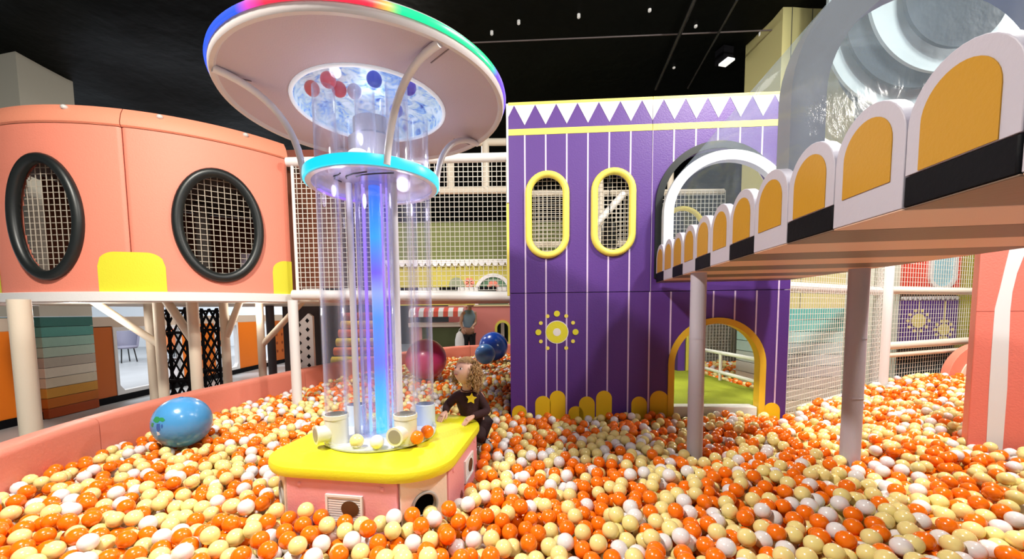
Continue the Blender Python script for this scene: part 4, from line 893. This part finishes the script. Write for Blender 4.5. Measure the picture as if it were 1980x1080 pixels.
def hand_pts(w, d, nrm, L, curl=.35, side=1):
    """palm and five fingers as tapered bent chains: wrist w, direction d, back-of-hand normal nrm, hand length L"""
    d = Vector(d).normalized(); nrm = Vector(nrm); nrm = (nrm-d*nrm.dot(d)).normalized(); s_ = d.cross(nrm).normalized()*side; w = Vector(w); out = []
    out.append(([w, w+d*.22*L, w+d*.48*L], [.17*L, .22*L, .20*L], (1.15, .62)))
    for k, (off, ln) in enumerate(((-.165, .44), (-.055, .50), (.055, .47), (.16, .37))):
        p = w+d*.46*L+s_*off*L; q = [p]; a = .12
        for j in range(3): a += curl; p = p+(d*cos(a)-nrm*sin(a)+s_*off*.25)*(ln*L/3); q.append(p)
        out.append((q, [.075*L, .07*L, .062*L, .045*L], (1, 1)))
    p = w+d*.14*L-s_*.16*L; out.append(([p, p-s_*.14*L+d*.14*L, p-s_*.19*L+d*.30*L-nrm*.04*L, p-s_*.18*L+d*.42*L-nrm*.09*L], [.09*L, .085*L, .07*L, .05*L], (1, 1)))
    return out
mat('hair_dark', (.10, .05, .022), .6)
skin = mat('fair_skin', (.72, .42, .32), .5, .03, 40, sss=.1); lip = mat('lip', (.55, .16, .14), .45)
maroon = mat('maroon_jersey', (.030, .0045, .0065), .85, .25, 120)
# --- toddler
def A3(px, py, y): return atY(px, py, y)
HC = A3(901, 718, 2.50); HS = .084
fr = basis((-.68, -.66, .36)); R_h, F_h, U_h = fr
kid = thing('toddler', 'curly haired toddler in maroon with a yellow star, leaning on the yellow tabletop', 'person', tuple(A3(925, 855, 2.56)))
hL = atZ(851, 804, .695); hR = atZ(899, 811, .695)
J = dict(pel=A3(919, 822, 2.57), wai=A3(912, 800, 2.56), che=A3(904, 776, 2.555), nkb=A3(903, 756, 2.545), nek=A3(903, 744, 2.53), hd=HC-U_h*.03,
    sL=A3(883, 764, 2.535), eL=A3(864, 784, 2.50), wL=hL+Vector((.028, .045, .012)), sR=A3(926, 765, 2.56), eR=A3(943, 795, 2.50), wR=hR+Vector((.045, .030, .012)),
    pL=A3(905, 826, 2.57), kL=A3(896, 842, 2.50), aL=A3(905, 852, 2.64), pR=A3(931, 826, 2.58), kR=A3(925, 846, 2.46), aR=A3(935, 848, 2.60))
names = list(J); ix = {n_: i for i, n_ in enumerate(names)}
E_ = [('pel', 'wai'), ('wai', 'che'), ('che', 'nkb'), ('nkb', 'nek'), ('nek', 'hd'), ('che', 'sL'), ('sL', 'eL'), ('eL', 'wL'), ('che', 'sR'), ('sR', 'eR'), ('eR', 'wR'), ('pel', 'pL'), ('pL', 'kL'), ('kL', 'aL'), ('pel', 'pR'), ('pR', 'kR'), ('kR', 'aR')]
rad = dict(pel=.070, wai=.064, che=.066, nkb=.040, nek=.030, hd=.03, sL=.030, eL=.022, wL=.017, sR=.030, eR=.022, wR=.017, pL=.045, kL=.036, aL=.022, pR=.045, kR=.036, aR=.022)
vs, fs = grow([J[n_] for n_ in names], [(ix[a], ix[b]) for a, b in E_], [rad[n_]*.9 for n_ in names])
bdy = MB(); bdy.add(vs, fs, 0); add_head(bdy, HC, fr, HS, 56, 0, 1, .08, .10)
for (w, tip, sd) in ((J['wL'], hL, 1), (J['wR'], hR, -1)):
    d = (Vector((tip.x, tip.y, .680))-w).normalized()
    for q, r_, el in hand_pts(w, d, (0, 0, 1), .092, .10, sd): bdy.tube(q, r_, 10, ell=el)
body = bdy.build('body', [skin, lip], kid, fixn=False, ang=80)
face_parts(kid, HC, fr, HS, mat('iris_dark', (.02, .012, .01), .15))
def cloth(name, keys, edges, scale, m, root, extra=None, sub=2):
    r_ = {k: rad[k]*scale.get(k, scale['*']) for k in keys}; i2 = {n_: i for i, n_ in enumerate(keys)}
    vs, fs = grow([J[k] for k in keys], [(i2[a], i2[b]) for a, b in edges], [r_[k] for k in keys], i2[root], sub)
    b = MB(); b.add(vs, fs); return b.build(name, m, kid, fixn=False, ang=80)
top_ = ['pel', 'wai', 'che', 'nkb', 'sL', 'eL', 'wL', 'sR', 'eR', 'wR']
sh = cloth('shirt', top_, [('pel', 'wai'), ('wai', 'che'), ('che', 'nkb'), ('che', 'sL'), ('sL', 'eL'), ('eL', 'wL'), ('che', 'sR'), ('sR', 'eR'), ('eR', 'wR')], {'*': 1.18, 'nkb': 1.02, 'wL': 1.3, 'wR': 1.3, 'eL': 1.35, 'eR': 1.4, 'sL': 1.25, 'sR': 1.25}, maroon, 'pel')
cloth('trousers', ['pel', 'pL', 'kL', 'aL', 'pR', 'kR', 'aR'], [('pel', 'pL'), ('pL', 'kL'), ('kL', 'aL'), ('pel', 'pR'), ('pR', 'kR'), ('kR', 'aR')], {'*': 1.22, 'pel': 1.16}, mat('dark_maroon_trousers', (.022, .004, .006), .85, .2, 120), 'pel')
# collar, star, shoes
nb_ = J['nkb']; cn = (J['nek']-J['nkb']).normalized(); u1 = cn.cross(Vector((0, 1, 0))).normalized(); u2 = cn.cross(u1)
MB().tube([nb_+cn*.018+u1*(.037*cos(2*PI*i/20))+u2*(.037*sin(2*PI*i/20)) for i in range(20)], .0045, 6, True).build('collar', mat('collar_brown', (.10, .03, .025), .8), sh)
sc = A3(911, 771, 2.455); st_ = MB(); pts = [(sc.x+(.037 if i % 2 == 0 else .019)*sin(PI*i/5+.12), sc.z+(.037 if i % 2 == 0 else .019)*cos(PI*i/5+.12)) for i in range(10)]
st_.plate([pts], lambda u, v, w: Vector((u, 2.472-w+(v-sc.z)*.1, v)), 0, .007); st_.build('star_patch', mat('star_yellow', (.90, .66, .02), .6), sh, bevel=.002)
shoem = mat('shoe_grey', (.30, .28, .27), .7); shoed = mat('shoe_dark', (.03, .03, .035), .7)
for ak in ('aR', 'aL'):
    a = J[ak]; s_ = MB(); d = Vector((.45, -.80, -.06)).normalized() if ak == 'aR' else Vector((.1, .9, 0)); sd = d.cross(Vector((0, 0, 1))).normalized()
    s_.tube([a-d*.03+Vector((0, 0, -.018)), a+Vector((0, 0, -.016)), a+d*.045+Vector((0, 0, -.022)), a+d*.085+Vector((0, 0, -.028)), a+d*.105+Vector((0, 0, -.030))], [.022, .031, .030, .027, .012], 16, ell=(1, .85))
    sh_ = s_.build('shoe', shoem, kid, ang=80)
    p_ = MB()
    for k in range(9): q = a+d*(.012*k-.02)+Vector((0, 0, .008-.0018*k))+sd*(.018*(-1)**k); p_.ball(q, (.009, .009, .006), 8)
    p_.build('dark_marking', shoed, sh_)
# hair
hairm = mat('dark_blond_hair', (.36, .20, .075), .5, .3, 90, var=.35, vscale=30); haird = mat('brown_roots', (.15, .075, .035), .55, .8, 90, var=.3, vscale=30)
hb = MB(); n = 48; h = 24; vs = []; keep = []
for i in range(h+1):
    for j in range(n):
        a = PI*i/h; b = 2*PI*j/n; x, y, z = sin(a)*sin(b), sin(a)*cos(b), cos(a)
        k = 1.09+.03*sin(9*b+4*a)+.025*sin(17*a+5*b)+(.08 if z < .2 else 0)
        vs.append(HC+R_h*(.82*x*k*HS)+F_h*(.95*y*k*HS)+U_h*(1.0*z*k*HS)); keep.append((y < .18 and z > -.75) or z > .56+.1*abs(x))
fs = [(i*n+j, (i+1)*n+j, (i+1)*n+(j+1) % n, i*n+(j+1) % n) for i in range(h) for j in range(n)]
hb.add(vs, [f for f in fs if all(keep[q] for q in f)]); hair = hb.build('hair', haird, kid, fixn=False, ang=80)
rs = random.Random(4); cb = MB()
def face_near(q): return min((v-(HC+F_h*HS*.95-U_h*HS*.1)).length for v in q) < .80*HS
for k in range(300):
    b = rs.uniform(.36*PI, 1.62*PI); z0 = rs.uniform(-.55, .85); rr = math.sqrt(1-z0*z0)
    p = HC+R_h*(.88*rr*sin(b)*HS)+F_h*(1.0*rr*cos(b)*HS)+U_h*(1.05*z0*HS); out = (p-HC).normalized()
    ln = rs.uniform(.35, .85)*HS; rc = rs.uniform(.05, .11)*HS; t1 = out.cross(Vector((0, 0, 1))).normalized(); ph_ = rs.uniform(0, 6); q = []; tw_ = rs.uniform(8, 13)
    for i in range(19):
        t = i/18; c_ = p+out*(.06+.26*math.sqrt(t))*HS+Vector((0, 0, -1))*ln*t*1.15; q.append(c_+t1*rc*sin(ph_+t*tw_)+out*rc*cos(ph_+t*tw_))
    if not face_near(q): cb.tube(q, [.036*HS*(1-.7*(i/18)**2) for i in range(19)], 6)
for k in range(90):       # wisps combed forward from the crown over the hairline
    a = rs.uniform(-1.25, 1.25); q = []
    for i in range(9):
        t = i/8; el = 1.45-1.0*t+.12*abs(a); x = sin(a)*cos(el); y = cos(a)*cos(el); z = sin(el)
        q.append(HC+(R_h*(.86*x)+F_h*(.97*y)+U_h*(1.02*z))*HS*(1.13-.05*t)+R_h*(.02*sin(9*t+k)*HS))
    cb.tube(q, [.030*HS*(1-.75*(i/8)**1.5) for i in range(9)], 6)
cb.build('curls', hairm, hair, fixn=False, ang=80)

# --- man far behind
my = 9.75; man = thing('person', 'man in a blue-grey T-shirt and black trousers standing beyond the pit holding a pale bag', 'person', (ground(907, my), my, 0))
mx = ground(907, my)
K = dict(pel=(mx, my, .93), wai=(mx, my, 1.05), che=(mx+.01, my, 1.24), nkb=(mx+.02, my, 1.38), nek=(mx+.02, my, 1.44), hd=(mx+.03, my, 1.52), sL=(mx-.15, my-.06, 1.31), eL=(mx-.19, my-.12, 1.06), wL=(mx-.13, my-.30, .93),
    sR=(mx+.15, my+.06, 1.31), eR=(mx+.17, my-.04, 1.06), wR=(mx+.10, my-.22, .98), pL=(mx-.07, my, .78), kL=(mx-.10, my-.03, .47), aL=(mx-.10, my+.02, .08), tL=(mx-.08, my-.16, .05), pR=(mx+.07, my, .78), kR=(mx+.09, my-.03, .47), aR=(mx+.09, my+.02, .08), tR=(mx+.12, my-.16, .05))
K = {k: Vector(v) for k, v in K.items()}; r2 = dict(pel=.13, wai=.12, che=.135, nkb=.07, nek=.055, hd=.05, sL=.06, eL=.043, wL=.03, sR=.06, eR=.043, wR=.03, pL=.085, kL=.06, aL=.04, tL=.035, pR=.085, kR=.06, aR=.04, tR=.035)
nm_ = list(K); i3 = {k: i for i, k in enumerate(nm_)}
E2 = E_+[('aL', 'tL'), ('aR', 'tR')]
vs, fs = grow([K[k] for k in nm_], [(i3[a], i3[b]) for a, b in E2], [r2[k]*.9 for k in nm_])
tan = mat('tan_skin', (.42, .22, .14), .55); mb = MB(); mb.add(vs, fs, 0); fm = basis((.75, -.6, -.25)); add_head(mb, (mx+.045, my-.02, 1.555), fm, .115, 28, 0, 0)
for w, sd in ((K['wL'], 1), (K['wR'], -1)):
    for q, r_, el in hand_pts(w, (.1, -.5, -.6), (-.3*sd, -.7, .5), .17, .5, sd): mb.tube(q, r_, 8, ell=el)
mb.build('body', [tan], man, fixn=False, ang=80)
face_parts(man, (mx+.045, my-.02, 1.555), fm, .115, MATS['iris_dark'])
def cl2(name, keys, edges, k_, m):
    i4 = {a: i for i, a in enumerate(keys)}; vs, fs = grow([K[a] for a in keys], [(i4[a], i4[b]) for a, b in edges], [r2[a]*k_.get(a, k_['*']) for a in keys]); b = MB(); b.add(vs, fs); return b.build(name, m, man, fixn=False, ang=80)
cl2('tshirt', ['pel', 'wai', 'che', 'nkb', 'sL', 'sR'], [('pel', 'wai'), ('wai', 'che'), ('che', 'nkb'), ('che', 'sL'), ('che', 'sR')], {'*': 1.2, 'sL': 1.45, 'sR': 1.45}, mat('tshirt_blue', (.16, .24, .32), .8))
cl2('trousers', ['pel', 'pL', 'kL', 'aL', 'pR', 'kR', 'aR'], [('pel', 'pL'), ('pL', 'kL'), ('kL', 'aL'), ('pel', 'pR'), ('pR', 'kR'), ('kR', 'aR')], {'*': 1.22}, mat('trousers_black', (.008, .008, .01), .8))
hm = MB(); R2, F2, U2 = fm; hc = Vector((mx+.045, my-.02, 1.565)); hm.ball(hc-F2*.012+U2*.016, (.102, .112, .118), 20, fr=fm); hm.build('hair', mat('hair_black', (.01, .01, .012), .6), man)
t = thing('carrier_bag', 'pale grey carrier bag hanging from the far man\'s hand', 'bag', (mx-.22, my-.36, .45))
bg = MB(); bx, by = mx-.20, my-.36
for z, w_, d_ in ((.50, .09, .05), (.54, .13, .08), (.70, .12, .07), (.82, .08, .04), (.86, .03, .02)): pass
bg.lathe((0, 0, 0), [(0, 0)], 3) if False else None
prof = [(.50, .08, .045), (.53, .115, .07), (.68, .11, .065), (.82, .075, .035), (.88, .02, .015)]
vs = [(bx+w_*cos(2*PI*j/16), by+d_*sin(2*PI*j/16), z) for z, w_, d_ in prof for j in range(16)]
bg.add(vs, [(i*16+j, i*16+(j+1) % 16, (i+1)*16+(j+1) % 16, (i+1)*16+j) for i in range(4) for j in range(16)]+[tuple(range(16))[::-1], tuple(range(64, 80))]); bg.build('bag_body', mat('bag_grey', (.55, .55, .55), .6), t)
MB().tube([(bx-.02, by, .87), (bx, by-.0, .93), (bx+.04, by, .96)], .008, 6).build('handle', MATS['bag_grey'], t)

# ------------------------------------------------------------------ big vinyl balls
BIG = []
def bigball(px, py, y, r, m, label, deco=None):
    c = atY(px, py, y); BIG.append((c.x, c.y, c.z, r)); b = MB().ball(c, r, 48)
    o = b.build('exercise_ball', m, loc=c); tag(o, label, 'ball'); b2 = MB(); b2.tube([c+Vector((0, 0, r-.004)), c+Vector((0, 0, r+.002))], .012, 12); b2.build('plug', m, o)
    return o, c
o, c = bigball(353, 815, 2.68, .172, bluev, 'light blue vinyl ball with a small green print, lying by the left pit border')
def on_ball(c, r, dirs, m, nm, par):
    b = MB(); cen = sum((Vector(d).normalized() for d in dirs), Vector())/len(dirs); P0 = c+cen.normalized()*(r+.0012)
    P = [c+Vector(d).normalized()*(r+.0010) for d in dirs]; b.add([P0]+P, [(0, i+1, (i+1) % len(P)+1) for i in range(len(P))]); b.build(nm, m, par, fixn=False)
vd = (EYE-c).normalized(); rt = vd.cross(Vector((0, 0, 1))).normalized()*-1; upv = rt.cross(vd)*-1 if rt.cross(vd).z < 0 else rt.cross(vd)
def bd_(a, b): return vd*math.sqrt(max(.02, 1-a*a-b*b))+rt*a+upv*b
green = mat('print_green', (.03, .30, .10), .4); dblue = mat('print_blue', (.03, .12, .42), .4)
sg = -1 if (proj(c+rt)[0] > proj(c)[0]) else 1
for pts, m_ in (([(.62, .22), (.70, .32), (.78, .34), (.86, .22), (.80, .12), (.72, .10)], green), ([(.50, .16), (.56, .26), (.64, .28), (.66, .16), (.58, .10)], green), ([(.84, .10), (.90, .14), (.93, .02), (.88, -.05)], green),
                ([(.66, .06), (.76, .06), (.78, -.10), (.74, -.24), (.66, -.18)], dblue), ([(.60, .04), (.64, -.02), (.62, -.14), (.58, -.06)], dblue), ([(.70, -.26), (.78, -.22), (.76, -.38), (.68, -.36)], mat('print_white', (.7, .8, .9), .4))):
    on_ball(c, .172, [bd_(sg*a, b) for a, b in pts], m_, 'print', o)
bigball(824, 694, 5.1, .265, mat('pink_ball_vinyl', (.62, .055, .19), .3, coat=.3), 'large magenta ball standing behind the clear tubes')
bigball(954, 669, 7.1, .262, mat('royal_ball_vinyl', (.008, .06, .42), .25, coat=.4), 'large royal blue ball beside the purple playhouse')
bigball(938, 684, 6.3, .165, mat('sky_ball_vinyl', (.06, .22, .58), .3, coat=.3), 'smaller mid blue ball in front of the royal blue one')

# ------------------------------------------------------------------ the ball pit: balls dropped one on another
r = .034; D = 2*r; SURF = .458
regA = [(p.x-.0, p.y) for p in WL[6:]]+[(.95, 8.30), (.28, 6.2), (.10, 3.55), (.06, 3.42), (2.42, 3.27), (2.46, 3.37), (4.36, 4.52), (4.6, 4.7), (7.4, 5.6), (7.4, 4.95), (3.26, 2.52), (4.1, 1.93), (3.2, .82), (-2.0, .82)]
regA = [(x, y) for x, y in regA if not (x > 1.0 and y > 8)]
regB = [(2.84, 4.05), (3.04, 4.35), (3.04, 5.22), (3.9, 5.3), (4.3, 6.4), (2.84, 6.4)]
GX0, GY0, GS = -3.2, .6, .02; GW, GH = int(10.8/GS), int(7.9/GS)
gx = GX0+(np.arange(GW)+.5)*GS; gy = GY0+(np.arange(GH)+.5)*GS; MX, MY = np.meshgrid(gx, gy)
def inside(poly):
    r_ = np.zeros(MX.shape, bool); n = len(poly)
    for i in range(n):
        (x1, y1), (x2, y2) = poly[i], poly[(i+1) % n]
        if y1 == y2: continue
        c_ = ((y1 > MY) != (y2 > MY)) & (MX < (x2-x1)*(MY-y1)/(y2-y1)+x1); r_ ^= c_
    return r_
def edged(poly):
    d = np.full(MX.shape, 9.); n = len(poly)
    for i in range(n):
        x1, y1 = poly[i]; x2, y2 = poly[(i+1) % n]; dx, dy = x2-x1, y2-y1; L2 = dx*dx+dy*dy+1e-9
        t = np.clip(((MX-x1)*dx+(MY-y1)*dy)/L2, 0, 1); d = np.minimum(d, np.hypot(MX-x1-t*dx, MY-y1-t*dy))
    return d
mask = inside(regA) & (edged(regA) > .036); mask |= inside(regB) & (edged(regB) > .03)
oc = [tuple(TF(a, b, 0).xy) for a, b in octo]; mask &= ~(inside(oc) | (edged(oc) < .050))
for x, y, rr in ((1.239, 2.451, .046), (2.093, 2.299, .049), (-2.065, 3.96, .047), (4.44, 4.56, .085)): mask &= np.hypot(MX-x, MY-y) > rr+.036
kp = [(J['pR'], .085), (J['kR'], .07), (J['aR'], .06), (J['pL'], .08), (J['kL'], .07), (J['aL'], .06), (J['aR']+Vector((.04, -.07, 0)), .05)]
for p, rr in kp: mask &= np.hypot(MX-p.x, MY-p.y) > rr*.8
grid = {}; B = []
def hgt(x, y, base):
    z = base; ci, cj = int(math.floor(x/D)), int(math.floor(y/D))
    for i in (ci-1, ci, ci+1):
        for j in (cj-1, cj, cj+1):
            g = grid.get((i, j))
            if g:
                for (bx_, by_, bz_) in g:
                    q = (x-bx_)**2+(y-by_)**2
                    if q < D*D:
                        zz = bz_+math.sqrt(D*D-q)
                        if zz > z: z = zz
    return z
def ok(x, y):
    i, j = int((x-GX0)/GS), int((y-GY0)/GS); return 0 <= i < GW and 0 <= j < GH and mask[j, i]
def limit(x, y):
    h_ = SURF+.014*sin(3.1*x+1.3)*cos(2.3*y)+.012*sin(7.3*x-2*y)+.010*sin(5*y+3*x)
    dx, dy = x-TC.x, y-TC.y; a = dx*U_.x+dy*U_.y; b_ = dx*V_.x+dy*V_.y
    if b_ < -.40 and abs(a) < .5 and b_ > -.85: h_ += .045*(1-(-.40-b_)/.45)
    if x > 3.2 and y > 3.5: h_ += .05*min(1, (y-3.5))
    return h_
pr = random.Random(11)
for sweep in range(4):
    st_ = .050; cells = [(i, j) for i in range(int(10.8/st_)) for j in range(int(7.9/st_))]; pr.shuffle(cells)
    for i, j in cells:
        x, y = GX0+(i+pr.random())*st_, GY0+(j+pr.random())*st_
        if not ok(x, y): continue
        lim = limit(x, y)-r; base = lim-(.115 if y < 4.4 else .085); z = hgt(x, y, base)
        stp = .030
        for _ in range(7):
            a = pr.random()*6.283; x2, y2 = x+stp*cos(a), y+stp*sin(a)
            if ok(x2, y2):
                z2 = hgt(x2, y2, base)
                if z2 < z: x, y, z = x2, y2, z2
                else: stp *= .8
        if z > lim+pr.random()*.02: continue
        bad = False
        for bx_, by_, bz_, br_ in BIG:
            if (x-bx_)**2+(y-by_)**2+(z-bz_)**2 < (br_+r*.93)**2: bad = True; break
        if bad: continue
        B.append((x, y, z)); grid.setdefault((int(math.floor(x/D)), int(math.floor(y/D))), []).append((x, y, z))
BN = np.array(B)
# which of them the photograph shows largest: paint discs near to far into a coarse id buffer
order = np.argsort(BN[:, 1]); HS_ = .5; buf = np.full((540, 990), -1, np.int32); P = BN-np.array(EYE)
aa = P@np.array(W_); pxs = CX+CF*(P@np.array(RR))/aa; pys = CY+CF*(P@np.array(DD))/aa
occ = np.zeros((540, 990), bool)
bc = [proj(TF(a, b, z)) for a, b in octo[:4] for z in (.45, .67)]; tx = [q[0] for q in bc]; 
tq = [(515, 893), (520, 905), (545, 990), (780, 1012), (865, 992), (908, 940), (918, 820)]
yy, xx = np.mgrid[0:540, 0:990]
r_ = np.zeros((540, 990), bool)
for i in range(len(tq)):
    (x1, y1), (x2, y2) = tq[i], tq[(i+1) % len(tq)]; x1, y1, x2, y2 = x1/2, y1/2, x2/2, y2/2
    if y1 != y2: r_ ^= ((y1 > yy) != (y2 > yy)) & (xx < (x2-x1)*(yy-y1)/(y2-y1)+x1)
dist = np.linalg.norm(P, axis=1)
for k in np.argsort(dist):
    if dist[k] > 2.9: break
    cxp, cyp, rp = pxs[k]*HS_, pys[k]*HS_, CF*r/aa[k]*HS_*1.08
    x0, x1, y0, y1 = int(cxp-rp), int(cxp+rp)+1, int(cyp-rp), int(cyp+rp)+1
    if x1 < 0 or x0 >= 990 or y1 < 0 or y0 >= 540: continue
    x0, y0, x1, y1 = max(x0, 0), max(y0, 0), min(x1, 990), min(y1, 540)
    sub = buf[y0:y1, x0:x1]; m_ = ((xx[y0:y1, x0:x1]-cxp)**2+(yy[y0:y1, x0:x1]-cyp)**2 < rp*rp) & (sub < 0)
    if B[k][1] > 1.75: m_ &= ~r_[y0:y1, x0:x1]
    sub[m_] = k
cnt = np.bincount(buf[buf >= 0], minlength=len(B))
near = [int(k) for k in np.argsort(-cnt)[:294]]; nearset = set(near)
BC = [('orange', (.93, .185, .004)), ('cream', (.88, .74, .30)), ('white', (.82, .79, .81))]
ballm = [mat(n_+'_ball_plastic', c_, .22, coat=.35, sss=.0) for n_, c_ in BC]
cidx = RNG.choice(3, len(B), p=[.40, .40, .20])
for k in range(len(B)):       # loose clumps of one colour
    x, y, _ = B[k]
    v = sin(2.6*x+.7)+sin(3.9*y+1.9*x)+sin(6.1*x-4.4*y+2)
    if v > 1.3 and RNG.rand() < .35: cidx[k] = 0
import bmesh
def ico(sub):
    b = bmesh.new(); bmesh.ops.create_icosphere(b, subdivisions=sub, radius=r); v = np.array([q.co[:] for q in b.verts]); f = np.array([[q.index for q in t_.verts] for t_ in b.faces]); b.free(); return v, f
protos = []
for (n_, c_), m_ in zip(BC, ballm):
    v, f = ico(4); me = bpy.data.meshes.new('pit_ball'); me.from_pydata(v.tolist(), [], f.tolist()); me.materials.append(m_); me.shade_smooth()
    protos.append(me)
def one_ball(p, ci, label, group=None):
    o = bpy.data.objects.new('pit_ball', protos[ci]); COL.objects.link(o); o.location = p
    return tag(o, label, 'ball', group)
for k in near:
    c_ = BC[cidx[k]][0]
    one_ball(B[k], int(cidx[k]), {'orange': 'glossy orange plastic ball among the nearest balls of the pit', 'cream': 'pale cream yellow plastic ball among the nearest balls of the pit', 'white': 'pearly white plastic ball among the nearest balls of the pit'}[c_], 'nearest %s pit balls' % c_)
TB = T0+.014+r
for px, py, ci, lb in ((690, 852, 1, 'cream ball lying on the clear tray between the two elbow fittings'), (729, 854, 2, 'white ball lying on the clear tray just left of the right elbow fitting'), (806, 845, 0, 'orange ball on the clear tray right of the elbow fitting, the nearer of two'), (826, 834, 0, 'orange ball at the right rim of the tray, the farther of two')):
    p = atZ(px, py, TB); one_ball(p, ci, lb)
for dx, dy, m_, lb in ((-.26, -.10, mat('red_orange_ball', (.85, .09, .03), .3), 'red-orange ball at the left edge of the lit canopy bowl'), (-.15, -.17, mat('pink_red_ball', (.85, .06, .07), .3), 'red ball right of the leftmost one in the lit canopy bowl'), (-.13, -.09, mat('pink_red_ball', (.85, .06, .07), .3), 'pinkish red ball just behind the red one in the canopy bowl'), (-.06, -.07, mat('pale_ball', (.75, .6, .7), .3), 'pale lilac ball near the middle of the canopy bowl'), (.10, .12, mat('deep_blue_ball', (.02, .06, .7), .3), 'deep blue ball at the far side of the canopy bowl'), (.07, -.17, mat('deep_blue_ball', (.02, .06, .7), .3), 'deep blue ball at the near side of the canopy bowl'), (.22, -.10, mat('violet_ball', (.12, .06, .65), .3), 'violet blue ball near the right edge of the canopy bowl')):
    b = MB().ball((0, 0, 0), .036, 24); o = b.build('show_ball', m_, loc=(0, 0, 0)); o.location = (TX+dx, TY+dy, ZC+.050); tag(o, lb, 'ball')
# everything else in the pit is one mass
rest = np.array([k for k in range(len(B)) if k not in nearset]); dd = dist[rest]
V = []; Fc_ = []; Mi = []; off = 0
for sub, sel in ((3, rest[dd < 3.2]), (2, rest[dd >= 3.2])):
    v, f = ico(sub); c_ = BN[sel]; n = len(sel)
    vv = (c_[:, None, :]+v[None]).reshape(-1, 3); ff = (f[None]+(np.arange(n)*len(v))[:, None, None]).reshape(-1, 3)+off
    V.append(vv); Fc_.append(ff); Mi.append(np.repeat(cidx[sel], len(f))); off += len(vv)
V = np.concatenate(V).astype(np.float32); Fc_ = np.concatenate(Fc_).astype(np.int32); Mi = np.concatenate(Mi).astype(np.int32)
me = bpy.data.meshes.new('pit_ball_mass'); me.vertices.add(len(V)); me.vertices.foreach_set('co', V.ravel()); me.loops.add(Fc_.size); me.loops.foreach_set('vertex_index', Fc_.ravel())
me.polygons.add(len(Fc_)); me.polygons.foreach_set('loop_start', np.arange(0, Fc_.size, 3, dtype=np.int32)); me.polygons.foreach_set('material_index', Mi)
for m_ in ballm: me.materials.append(m_)
me.update(calc_edges=True); me.validate(); me.shade_smooth()
o = bpy.data.objects.new('pit_ball_mass', me); COL.objects.link(o)
tag(o, 'mass of orange, cream and white plastic balls filling the pit beyond the nearest ones', 'balls', kind='stuff')
# dark foam bed under the balls
bedm = mat('pit_bed', (.35, .14, .06), .9)
tag(MB().plate([[(p[0], p[1]) for p in regA]], lambda u, v, w: Vector((u, v, w)), .02, .20).build('pit_bed', bedm, smooth=False), kind='structure')
print('BALLS', len(B), 'near', len(near), 'min visible px', cnt[near[-1]]*4)
